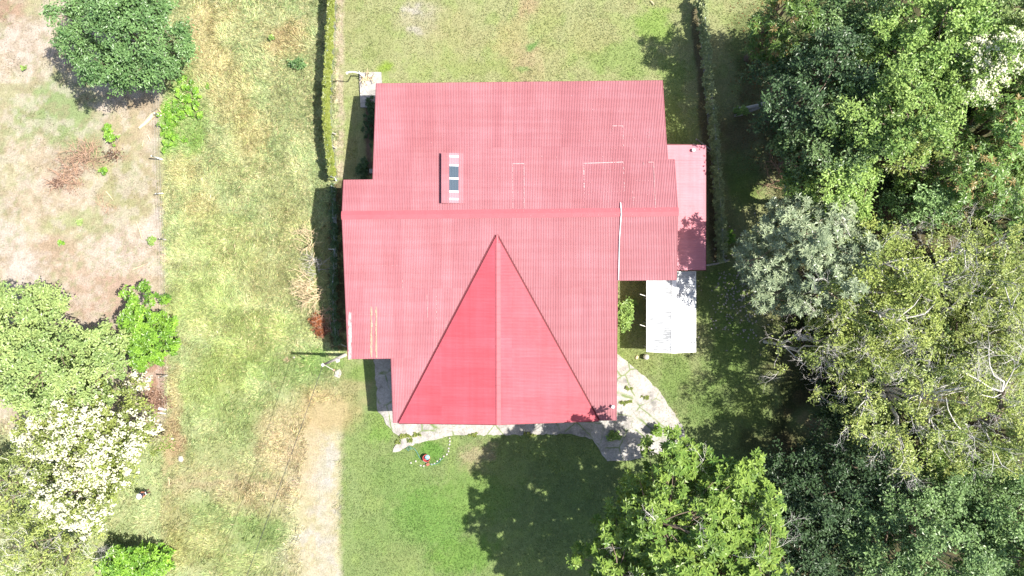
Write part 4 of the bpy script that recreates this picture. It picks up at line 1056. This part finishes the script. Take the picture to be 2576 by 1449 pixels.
# dead brush beside the west wall, and brush heaps on the lot
def brush(name, u, v, ru, rv, h, n, mat, label, seed, cat='brush', dirs=None, L=1.0, R=.02, depth=3, leafc=None, nleaf=0):
    r = np.random.default_rng(seed); c = np.array(W(u, v, 0)); root = empty(name, (c[0], c[1], 0), label, cat)
    th = r.uniform(0, 6.28, n); q = np.sqrt(r.random(n)) * .7
    st = np.stack([c[0] + ru / K * q * np.cos(th), c[1] + rv / K * q * np.sin(th), r.uniform(.05, h * .5, n)], -1)
    d = r.normal(0, 1, (n, 3)) * [1, 1, .35] + [0, 0, .3]
    if dirs is not None: d = d * .6 + np.array(dirs)
    P0, P1, R0, R1 = [], [], [], []
    twigs(r, st, d, L, R, depth, P0, P1, R0, R1)
    a, b = prisms(P0, P1, R0, R1, 4); a[:, 2] = np.abs(a[:, 2]) + .01
    npmesh('twig_heap' if not nleaf else 'twigs', a, b, mat, root)
    if nleaf:
        pos = np.stack([c[0] + r.normal(0, ru / K * .5, nleaf), c[1] + r.normal(0, rv / K * .5, nleaf), r.uniform(.05, h, nleaf)], -1)
        nr = unit(r.normal(0, .6, (nleaf, 3)) + [0, 0, 1]); ax = unit(np.cross(nr, r.normal(0, 1, (nleaf, 3))))
        co = leaves_geo(pos, ax, nr, r.uniform(.15, .32, nleaf), r.uniform(.06, .12, nleaf))
        npmesh('dead_leaves', co, np.arange(len(co)).reshape(-1, 4), M['leaf'], root, np.repeat(P(*leafc) * r.uniform(.6, 1.3, (nleaf, 1)), 4, 0))
    return root
brush('dry_brush', 798, 725, 34, 42, 1.0, 26, M['drywood'], 'fan of bleached dead branches leaning left, lower heap by the hall', 101, dirs=(-.9, 0, .15), L=1.1, R=.035)
brush('dry_brush', 786, 745, 24, 24, .8, 14, M['drywood'], 'tangle of bleached twigs at the left foot of the fan of branches', 102, dirs=(-.6, -.2, .1), L=.8, R=.03)
brush('dry_brush', 785, 612, 22, 48, .9, 16, M['drywood'], 'bleached dead branches, upper heap left of the hall', 103, dirs=(-.5, .3, .2), L=.9, R=.03)
brush('dry_brush', 800, 665, 18, 40, .8, 12, M['greywood'], 'grey dead twigs between the two bleached heaps', 104, dirs=(-.4, 0, .2), L=.8, R=.03)
brush('dry_brush', 835, 790, 16, 50, .8, 12, M['brownwood'], 'brown dead stems in the shade left of the hall', 105, L=.8, R=.03)
brush('dead_shrub', 800, 806, 16, 14, .7, 8, M['brownwood'], 'dead shrub with bright orange leaves, upper of two', 106, L=.5, leafc=(222, 140, 92), nleaf=420)
brush('dead_shrub', 812, 832, 16, 14, .7, 8, M['brownwood'], 'dead shrub with orange brown leaves, lower of two', 107, L=.5, leafc=(208, 130, 88), nleaf=420)
brush('brush_pile', 215, 395, 42, 26, .5, 34, M['brownwood'], 'spread of brown cut brush on the dirt lot', 108, L=.9, R=.025, leafc=(216, 186, 160), nleaf=300)
brush('brush_pile', 180, 440, 30, 38, .5, 26, M['brownwood'], 'pinkish brown brush heap on the lot, lower one', 109, L=.8, R=.03, leafc=(224, 194, 172), nleaf=300)
brush('brush_pile', 150, 462, 20, 14, .4, 12, M['brownwood'], 'small brown brush heap at the lower end of the pile', 110, L=.6, R=.025, leafc=(166, 132, 116), nleaf=160)
brush('dead_shrub', 288, 392, 22, 16, .8, 10, M['brownwood'], 'leafless small shrub on the lot with a short pale stem', 111, L=.7, R=.02, leafc=(150, 118, 96), nleaf=120)
brush('dead_shrub', 262, 515, 14, 12, .4, 8, M['brownwood'], 'small scatter of brown twigs on the lot', 112, L=.6, R=.02)
brush('brush_pile', 2290, 415, 40, 24, 2.0, 22, M['greywood'], 'grey dead branches at the foot of the compact olive tree', 113, L=1.6, R=.04)
brush('dry_brush', 1975, 455, 40, 30, 2.5, 12, M['brownwood'], 'brown leafless twigs at the forest edge above the rosette leaved tree', 114, dirs=(-.7, .1, .2), L=1.5, R=.03)
brush('brush_pile', 395, 1003, 30, 28, .3, 26, M['brownwood'], 'reddish brown dead grass heap beside the white blossom tree', 115, L=.5, R=.02, leafc=(200, 160, 136), nleaf=700)
brush('fallen_branches', 925, 200, 14, 14, .4, 14, M['drywood'], 'cut yellowish stems lying on the concrete slab', 116, L=.5, R=.05, depth=2)
# stack the cut stems on the slab
bpy.data.objects['fallen_branches'].location.z = .2

# poles, posts, lamps, wires
def pole(name, pts, rad, mat, label, cat, group=None, n=8):
    root = MB(); root.tube(pts, rad, n)
    b = pts[0]; o = root.build(name, mat, None, smooth=True, off=(b[0], b[1], 0)); return tag(o, label, cat, group)
# utility pole at the lower left corner of the hall
ub = np.array(W(868, 893)); ut = np.array(W(812, 918, 7.7)); 
up_ = empty('utility_pole', (ub[0], ub[1], 0), 'tall pale utility pole off the lower left corner of the hall', 'utility pole')
mb = MB(); mb.tube([ub - [0,0,.2], ub + (ut - ub) * .5, ut], [.16, .13, .10], 10); mb.build('pole', M['greywood'], up_, smooth=True)
mb = MB(); q = ub + (ut - ub) * .45; mb.box(q[0]+.10, q[0]+.3, q[1]-.25, q[1]-.0, q[2]-.3, q[2]+.3); mb.build('meter_box', M['white'], up_, bevel=.02)
mb = MB(); q = ut - [0, 0, .35]; mb.tube([q, q + [.5, -.3, .0], q + [.75, -.45, -.05]], .035, 6); mb.build('bracket', M['greywood'], up_)
mb = MB(); mb.lathe(q + np.array([.8, -.5, -.15]), [(.04, 0), (.10, .03), (.10, .08), (.05, .12), (.03, .16)], 14); mb.build('insulator', M['brownwood'], up_, smooth=True)
mb = MB(); mb.lathe(ut, [(.11, -.02), (.13, 0), (.13, .05), (.08, .1)], 14); mb.build('cap', M['white'], up_, smooth=True)
# service cable to a pole beyond the bottom of the picture
dd = np.array([-85, -230.0]) / K; dd /= np.linalg.norm(dd); far = ut + np.array([dd[0], dd[1], 0]) * 34
cab = []
for t in np.linspace(0, 1, 24): q = ut + (far - ut) * t; cab.append((q[0], q[1], ut[2] - .1 - 2.4 * t * (1 - t)))
mb = MB(); mb.tube(cab, .022, 5); tag(mb.build('overhead_cable', M['black']), 'thin overhead cable running from the utility pole towards the bottom', 'cable')
mb = MB(); mb.tube([(far[0], far[1], -.2), (far[0], far[1], 7.8)], [.16, .1], 10); mb2 = mb.build('utility_pole', M['greywood'], None, off=(far[0], far[1], 0)); tag(mb2, 'utility pole at the bottom below the field carrying the cable', 'utility pole')
# bent white pipe lamp behind the slab
lb_ = np.array(W(911, 192)); root = empty('lamp_post', (lb_[0], lb_[1], 0), 'bent white lamp post beside the concrete slab at the back corner', 'lamp post')
tipz = 3.0
mb = MB(); mb.tube([lb_ - [0,0,.1], lb_ + [0,0,1.6], pp(905, 186, 2.6), pp(898, 182.5, 3.0), pp(888, 180.5, 3.1), pp(876, 181, 3.05)], [.06, .06, .06, .055, .055, .05], 8); mb.build('post', M['white'], root, smooth=True)
mb = MB(); q = pp(875, 182.5, 3.0); mb.tube([q + [.1, 0, 0], q - [.12, .04, .05]], [.07, .12], 10); mb.build('lamp_head', M['white'], root, smooth=True)
# fence posts on the edge of the lot
FP = [((404,290),(389,284),'short white post by the fallen log at the edge of the lot'),((407,401),(381,392),'taller leaning white fence post, second from the top along the lot edge'),((410,486),(391,487),'thin white fence post, third from the top along the lot edge'),
      ((417,603),(402,600),'low post by the pale bare patch at the lot edge'),((423,944),(400,949),'grey fence post below the small lime green tree')]
for i, (b, t, lb) in enumerate(FP):
    b3 = np.array(W(*b)); z = 1.7 if i in (1, 4) else 1.3
    t3 = np.array(W(*t, z)); pole('fence_post', [tuple(b3 - [0,0,.1]), tuple((b3 + t3) / 2), tuple(t3)], .065 if i != 2 else .045, M['white'] if i in (0,1,2) else M['greywood'], lb, 'fence post', 'posts along the edge of the dirt lot')
mb = MB()
for z in (.4, .8, 1.2):
    mb.tube([W(404, -30, 0)[:2] + (z,)] + [W(b[0], b[1], 0)[:2] + (z,) for b, _, _ in FP] + [W(425, 1050, 0)[:2] + (z,)], .008, 3, False)
tag(mb.build('fence_wire', M['galv']), 'thin wires strung along the posts of the dirt lot', 'wire')
# small white plates/posts on the hedge side
for (u, v, du, dv, lb) in ((838, 335, 14, 5, 'grey slat leaning on the bright vine fence, upper one'), (840, 370, 12, 7, 'grey slat leaning on the bright vine fence, lower one')):
    a, b = pp(u-du/2, v-dv/2, 1.0), pp(u+du/2, v+dv/2, .3); mb = MB(); mb.tube([a, b], .06, 5); o = mb.build('slat', M['greywood'], None, off=(float(a[0]), float(a[1]), 0)); tag(o, lb, 'slat')
a = pp(832, 446, 1.9); pole('fence_post', [W(846, 455, 0), tuple(pp(842, 447, 1.6)), tuple(pp(836, 443.5, 2.0)), tuple(pp(829, 444, 2.0))], .06, M['white'], 'white bent post where the bright vine fence meets the hall', 'fence post')
pole('pipe', [W(847, 628, 0)[:2] + (.9,), W(833, 628, 0)[:2] + (1.0,)], .035, M['white'], 'short white pipe lying across the shaded vines left of the hall', 'pipe')
# grey hose in the shade
pole('hose', [W(u, v, .08) for u, v in ((835,752),(831,775),(830,800),(832,830),(838,845),(848,858),(862,868),(872,872))], .045, M['greywood'], 'grey hose curving through the shade left of the hall', 'hose')
# poles leaning at the east fence
pole('pole', [W(1792, 380, .1), tuple(pp(1752, 350, 2.6))], .07, M['greywood'], 'long weathered board leaning from the fence over the side roof corner', 'board')
pole('pole', [W(1786, 383, .1), tuple(pp(1745, 362, 2.2))], .045, M['greywood'], 'thinner pole beneath the leaning weathered board', 'pole')
pole('fallen_pole', [W(1772, 668, .5), W(1800, 664, .5), W(1832, 655, .6)], .09, M['greywood'], 'grey pole lying from the side roof corner to the fence end', 'pole')
# fallen logs
r = np.random.default_rng(5)
def log(name, pts, rad, mat, label, cat='log'):
    mb = MB(); mb.tube(pts, rad, 9); o = mb.build(name, mat, None, smooth=True, off=(float(pts[0][0]), float(pts[0][1]), 0)); return tag(o, label, cat)
log('fallen_log', [W(350, 322, .1), W(368, 307, .15), W(383, 290, .2), W(401, 278, .25)], [.10, .20, .24, .28], M['drywood'], 'pale split log lying diagonally at the edge of the dirt lot')
log('fallen_log', [W(1845, 275, .4), W(1880, 272, .5), W(1905, 266, .6), W(1945, 252, .9)], [.16, .2, .18, .2], M['greywood'], 'long mossy log on the shaded lawn, upper of a pair')
log('fallen_log', [W(1847, 291, .2), W(1865, 288, .3), W(1890, 278, .4), W(1925, 264, .6)], [.12, .14, .14, .14], M['greywood'], 'thinner mossy log just below the long one on the shaded lawn')
plant('climbing_vine', 1865, 278, 22, 9, .9, 'bright', 'green vine leaves growing over the pair of mossy logs', 120, cat='plant', rc=.25, stem=False)
for (p0, p1, rad, lb) in (((360,352),(357,368),.03,'thin pale stick standing out below the fallen log'),((372,341),(378,355),.05,'short yellowish stick, left of the cut pair'),((343,557),(357,603),.035,'long pale stick on the dirt near the lot edge'),((355,580),(385,579),.03,'horizontal pale stick crossing the long one'),((334,678),(372,661),.03,'thin pale stick alone on the bare dirt'),((266,481),(285,505),.04,'dark stick on the lot below the brown brush'),((424,1200),(425,1222),.04,'thin stick beside the person'),((418,1030),(400,1028),.12,'white painted block, upper of two by the blossom tree'),((418,1041),(398,1038),.06,'white board below the painted block by the blossom tree'),((403,1066),(396,1078),.10,'white plastic scrap under the edge of the blossom tree'),((405,1126),(388,1130),.09,'pale plank at the lower edge of the blossom tree'),((1637,2),(1645,12),.05,'reddish stick at the top edge of the lawn')):
    log('stick' if rad < .06 else 'plank', [W(*p0, .1), W((p0[0]+p1[0])/2+1, (p0[1]+p1[1])/2, .16), W(*p1, .12)], rad, M['white'] if rad >= .06 and 'white' in lb else M['drywood'], lb, 'stick' if rad < .06 else 'plank')
# stones
def rock(name, u, v, rx, ry, rz, mat, label, seed, cat='stone', group=None, z=0.0):
    r = np.random.default_rng(seed); bm = bmesh.new(); bmesh.ops.create_icosphere(bm, subdivisions=2, radius=1)
    for q in bm.verts: q.co = Vector((q.co.x * rx, q.co.y * ry, q.co.z * rz)) * (1 + .18 * math.sin(q.co.x * 4 + seed) * math.cos(q.co.y * 5 + seed) + r.normal(0, .04))
    me = bpy.data.meshes.new(name); bm.to_mesh(me); bm.free(); me.materials.append(mat)
    o = bpy.data.objects.new(name, me); COL.objects.link(o); x, y, _ = W(u, v, 0); o.location = (x, y, z + rz * .4); o.rotation_euler[2] = seed
    return tag(o, label, cat, group)
M['stone'] = simple('pale_stone', lin(214, 208, 196, .6), .9, var=.25, vs=4, bmp=.3)
M['brick'] = simple('terracotta', lin(190, 120, 96, .55), .85, var=.2)
rock('boulder', 851, 940, .40, .34, .12, M['greywood'], 'flat grey white boulder on the grass below the utility pole', 1)
rock('stone', 456, 1154, .30, .26, .15, M['stone'], 'white stone alone on the tan grass beside the blossom tree', 2)
rock('stone', 434, 1103, .14, .12, .1, M['stone'], 'small white stone at the edge of the blossom tree', 3)
rock('stone', 1602, 899, .20, .14, .1, M['drywood'], 'small tan stone left of the white pot by the carport', 4)
rock('stone', 740, 900, .14, .12, .1, M['stone'], 'small white stone in the tan spot left of the utility pole', 5)
for i, (u, v) in enumerate(((1046,1160),(1034,1164),(1058,1171),(1066,1172),(1086,1168),(1093,1166),(1100,1160),(1108,1155),(1116,1148),(1124,1143),(1128,1135),(1129,1128),(1131,1118),(1132,1110),(1131,1102))):
    rock('border_stone', u, v, .10, .08, .05, M['greywood'], 'pale edging stone in the arc round the flower bed before the hall', 20 + i, group='edging stones of the flower bed')
mb = MB(); x, y, _ = W(1076.5, 1167.5); mb.box(-.16, .16, -.13, .13, -.02, .14); o = mb.build('brick', M['brick'], bevel=.015); o.location = (x, y, 0); o.rotation_euler[2] = .5; tag(o, 'terracotta brick at the bottom of the stone arc', 'brick')
# garden hose
M['hose'] = simple('teal_hose', lin(110, 172, 160, .5), .5, var=.3)
hp = [(1028,1135),(1022,1128),(1030,1122),(1036,1130),(1026,1133),(1032,1124),(1042,1129),(1048,1136),(1055,1150),(1062,1158),(1072,1164),(1084,1168),(1094,1168),(1104,1163),(1110,1156),(1115,1152)]
mb = MB(); mb.tube([W(u, v, .05 + .02 * (i % 3)) for i, (u, v) in enumerate(hp)], .03, 6); o = mb.build('garden_hose', M['hose'], None, smooth=True, off=W(1028, 1135)); tag(o, 'teal garden hose looped round the flower bed in front of the hall', 'hose')
# red and blue bucket
x, y, _ = W(1074, 1150); bk = empty('bucket', (x, y, 0), 'red bucket with a pale blue lid standing in the flower bed', 'bucket')
M['red'] = simple('red_plastic', lin(226, 96, 92, .55), .45, var=.15); M['cyan'] = simple('cyan_plastic', lin(170, 222, 232, .6), .4, var=.1)
mb = MB(); mb.lathe((x, y, 0), [(.24, 0), (.33, .42), (.36, .44), (.36, .48), (.31, .48), (.26, .2)], 20); mb.build('body', M['red'], bk, smooth=False)
mb = MB(); mb.lathe((x+.08, y+.1, .4), [(.24, 0), (.26, .06), (.16, .16), (.05, .18)], 16); mb.build('lid', M['cyan'], bk, smooth=True)
mb = MB(); mb.tube([(x+.34*math.cos(t), y+.34*math.sin(t)*.3-.1, .46+.22*math.sin(t)) for t in np.linspace(0, math.pi, 9)], .012, 5); mb.build('handle', M['black'], bk)
# white pot by the carport
x, y, _ = W(1624, 897); pt = empty('pot', (x, y, 0), 'round white pot on the grass by the lower left corner of the carport', 'pot')
mb = MB(); mb.lathe((x, y, 0), [(.16, 0), (.27, .18), (.28, .32), (.22, .44), (.24, .48)], 20); mb.build('body', M['stone'], pt, smooth=True)
mb = MB(); mb.lathe((x, y, .47), [(.25, 0), (.25, .03), (.1, .07), (.04, .11)], 16); mb.build('lid', M['stone'], pt, smooth=True)
# block in the inner corner
x, y, _ = W(938, 432); mb = MB(); mb.box(x-.25, x+.25, y-.2, y+.2, 0, .5); tag(mb.build('block', M['slab'], None, off=(x, y, 0), bevel=.02), 'grey concrete block in the shaded inner corner of the hall', 'concrete block')
# fallen petals on the grass
r = np.random.default_rng(9); n = 260
u = np.concatenate([r.normal(1862, 36, n), r.normal(1900, 40, 60)]); v = np.concatenate([r.normal(740, 55, n), r.normal(650, 60, 60)])
pos = np.array([W(a, b, 0.06) for a, b in zip(u, v)]); nr = unit(r.normal(0, .3, pos.shape) + [0, 0, 1]); ax = unit(np.cross(nr, r.normal(0, 1, pos.shape)))
co = leaves_geo(pos, ax, nr, r.uniform(.12, .30, len(pos)), r.uniform(.10, .2, len(pos)))
tag(npmesh('fallen_petals', co, np.arange(len(co)).reshape(-1, 4), M['petal'], color=np.tile(lin(225, 215, 215, .6), (len(co), 1))), 'pale fallen petals scattered on grass under the rosette leaved tree', 'petals', kind='stuff')
n = 1500
u = r.uniform(1830, 1960, n); v = r.uniform(-10, 430, n); pos = np.array([W(a, b, 0.05) for a, b in zip(u, v)]); nr = unit(r.normal(0, .3, pos.shape) + [0, 0, 1]); ax = unit(np.cross(nr, r.normal(0, 1, pos.shape)))
keep = r.random(n) < (u - 1820) / 140; pos, nr, ax = pos[keep], nr[keep], ax[keep]
co = leaves_geo(pos, ax, nr, r.uniform(.1, .2, len(pos)), r.uniform(.06, .12, len(pos)))
tag(npmesh('leaf_litter', co, np.arange(len(co)).reshape(-1, 4), M['petal'], color=np.repeat(P(196, 150, 104) * r.uniform(.5, 1.2, (len(pos), 1)), 4, 0)), 'brown and tan fallen leaves on the shaded grass at the forest edge', 'leaves', kind='stuff')

# ------------------------------------------------------------------ person
def skinned(name, verts, edges, radii, mat, parent, sub=2, root_i=0):
    me = bpy.data.meshes.new(name); me.from_pydata(verts, edges, []); o = bpy.data.objects.new(name, me); COL.objects.link(o)
    md = o.modifiers.new("Skin", 'SKIN'); md.use_smooth_shade = True
    if not me.skin_vertices: 
        bm = bmesh.new(); bm.from_mesh(me); bm.verts.layers.skin.verify(); bm.to_mesh(me); bm.free()
    for i, rr_ in enumerate(radii): me.skin_vertices[0].data[i].radius = (rr_, rr_) if not hasattr(rr_, '__len__') else rr_
    for i in range(len(verts)): me.skin_vertices[0].data[i].use_root = (i == root_i)
    s = o.modifiers.new("Sub", 'SUBSURF'); s.levels = sub; s.render_levels = sub
    me.materials.append(mat); o.parent = parent; return o
fx, fy, _ = W(372, 1236)
person = empty('person', (fx, fy, 0), 'person in a white sun hat and navy shirt holding a white controller', 'person')
person.rotation_euler[2] = math.radians(22)
M['skin'] = simple('skin', lin(214, 140, 108, .62), .6, var=.05, bmp=0); M['navy'] = simple('navy_shirt', lin(40, 44, 74, .8), .85, var=.2); M['hat'] = simple('white_hat', (.75, .76, .78), .8, var=.05)
M['trouser'] = simple('dark_trousers', lin(60, 60, 68, .7), .9, var=.2); M['shoe'] = simple('shoes', lin(120, 70, 60, .6), .7); M['hair'] = simple('dark_hair', (.03, .022, .018), .6)
# local frame: +x is the way the person faces
V_ = [(0,0,.95),(0,0,1.12),(.02,0,1.32),(.02,0,1.44),(.03,0,1.52),(.05,0,1.60),(.05,0,1.70)]
E_ = [(i, i+1) for i in range(6)]; Rr = [(.15,.12),(.13,.11),(.17,.12),(.08,.08),(.055,.055),(.085,.075),(.075,.07)]
def add(p, par, rad): V_.append(p); E_.append((par, len(V_)-1)); Rr.append(rad); return len(V_)-1
for s_ in (1, -1):
    h_ = add((0, .10*s_, .88), 0, .09); k_ = add((.03, .11*s_, .49), h_, .062); a_ = add((0, .12*s_, .09), k_, .042); add((.16, .14*s_, .04), a_, .038)
    sh = add((.02, .19*s_, 1.40), 2, .06); el = add((.10, .25*s_, 1.12), sh, .045); wr = add((.34, .14*s_, 1.12), el, .03); pa = add((.40, .12*s_, 1.12), wr, .032)
    for j in range(4):
        f1 = add((.45, (.135-.022*j)*s_, 1.14), pa, .009); add((.475 - .004*abs(j-1.5), (.115-.02*j)*s_, 1.16), f1, .008)
    th_ = add((.41, .085*s_, 1.15), pa, .010); add((.44, .07*s_, 1.17), th_, .009)
body = skinned('body', V_, E_, Rr, M['skin'], person, 2)
# face: nose, ears and brow are small child forms under the hat
mb = MB(); mb.tube([(.12,0,1.66),(.155,0,1.63),(.125,0,1.62)], [.012,.018,.01], 6); mb.tube([(.05,.085,1.66),(.04,.1,1.64),(.05,.085,1.61)], .012, 6); mb.tube([(.05,-.085,1.66),(.04,-.1,1.64),(.05,-.085,1.61)], .012, 6)
def child(mb, name, mat, smooth=True):
    o = mb.build(name, mat, None, smooth=smooth); o.parent = person; return o
child(mb, 'face_features', M['skin'])
mb = MB(); mb.lathe((.03,0,1.60), [(.095,0),(.105,.06),(.10,.12),(.05,.17)], 16); child(mb, 'hair', M['hair'])
mb = MB(); mb.lathe((.04,0,1.70), [(.255,-.03),(.262,-.02),(.16,.012),(.125,.02),(.118,.09),(.09,.125),(.04,.135)], 28); child(mb, 'hat', M['hat'])
mb = MB(); mb.lathe((.04,0,1.70), [(.129,.018),(.125,.045),(.12,.045)], 28); child(mb, 'hat_band', M['navy'])
sv = [(0,0,.98),(0,0,1.12),(.02,0,1.32),(.02,0,1.46)]; se_ = [(0,1),(1,2),(2,3)]; sr_ = [(.19,.15),(.165,.14),(.20,.15),(.11,.10)]
for s_ in (1,-1):
    sv += [(.02,.19*s_,1.41),(.07,.235*s_,1.24)]; n_ = len(sv); se_ += [(2, n_-2),(n_-2, n_-1)]; sr_ += [.085, .075]
skinned('shirt', sv, se_, sr_, M['navy'], person, 2)
tv = [(0,0,.98),(0,0,.90)]; te = [(0,1)]; tr_ = [(.175,.145),(.15,.13)]
for s_ in (1,-1):
    tv += [(0,.10*s_,.84),(.03,.11*s_,.49),(.0,.12*s_,.12)]; n_ = len(tv); te += [(1,n_-3),(n_-3,n_-2),(n_-2,n_-1)]; tr_ += [.11,.085,.075]
skinned('trousers', tv, te, tr_, M['trouser'], person, 2)
for s_ in (1,-1):
    mb = MB(); mb.tube([(-.07,.12*s_,.05),(.05,.125*s_,.06),(.17,.14*s_,.045),(.21,.145*s_,.04)], [.045,.055,.05,.03], 10); child(mb, 'shoe', M['shoe'])
ctl = empty('remote_controller', (fx, fy, 0), 'white hand held controller in the hands of the person with the sun hat', 'controller'); ctl.rotation_euler[2] = math.radians(22)
mb = MB(); mb.hexa([(.40,-.13,1.15),(.50,-.13,1.17),(.50,.13,1.17),(.40,.13,1.15),(.40,-.13,1.19),(.50,-.13,1.21),(.50,.13,1.21),(.40,.13,1.19)]); o = mb.build('case', M['white'], None, bevel=.012); o.parent = ctl
mb = MB(); mb.hexa([(.50,-.09,1.19),(.55,-.09,1.26),(.55,.09,1.26),(.50,.09,1.19),(.49,-.09,1.20),(.54,-.09,1.27),(.54,.09,1.27),(.49,.09,1.20)]); o = mb.build('screen', M['black'], None); o.parent = ctl
for s_ in (1,-1):
    mb = MB(); mb.tube([(.44,.06*s_,1.19),(.44,.06*s_,1.235)], [.012,.016], 8); o = mb.build('stick', M['black'], None); o.parent = ctl
print("objects", len(bpy.data.objects))
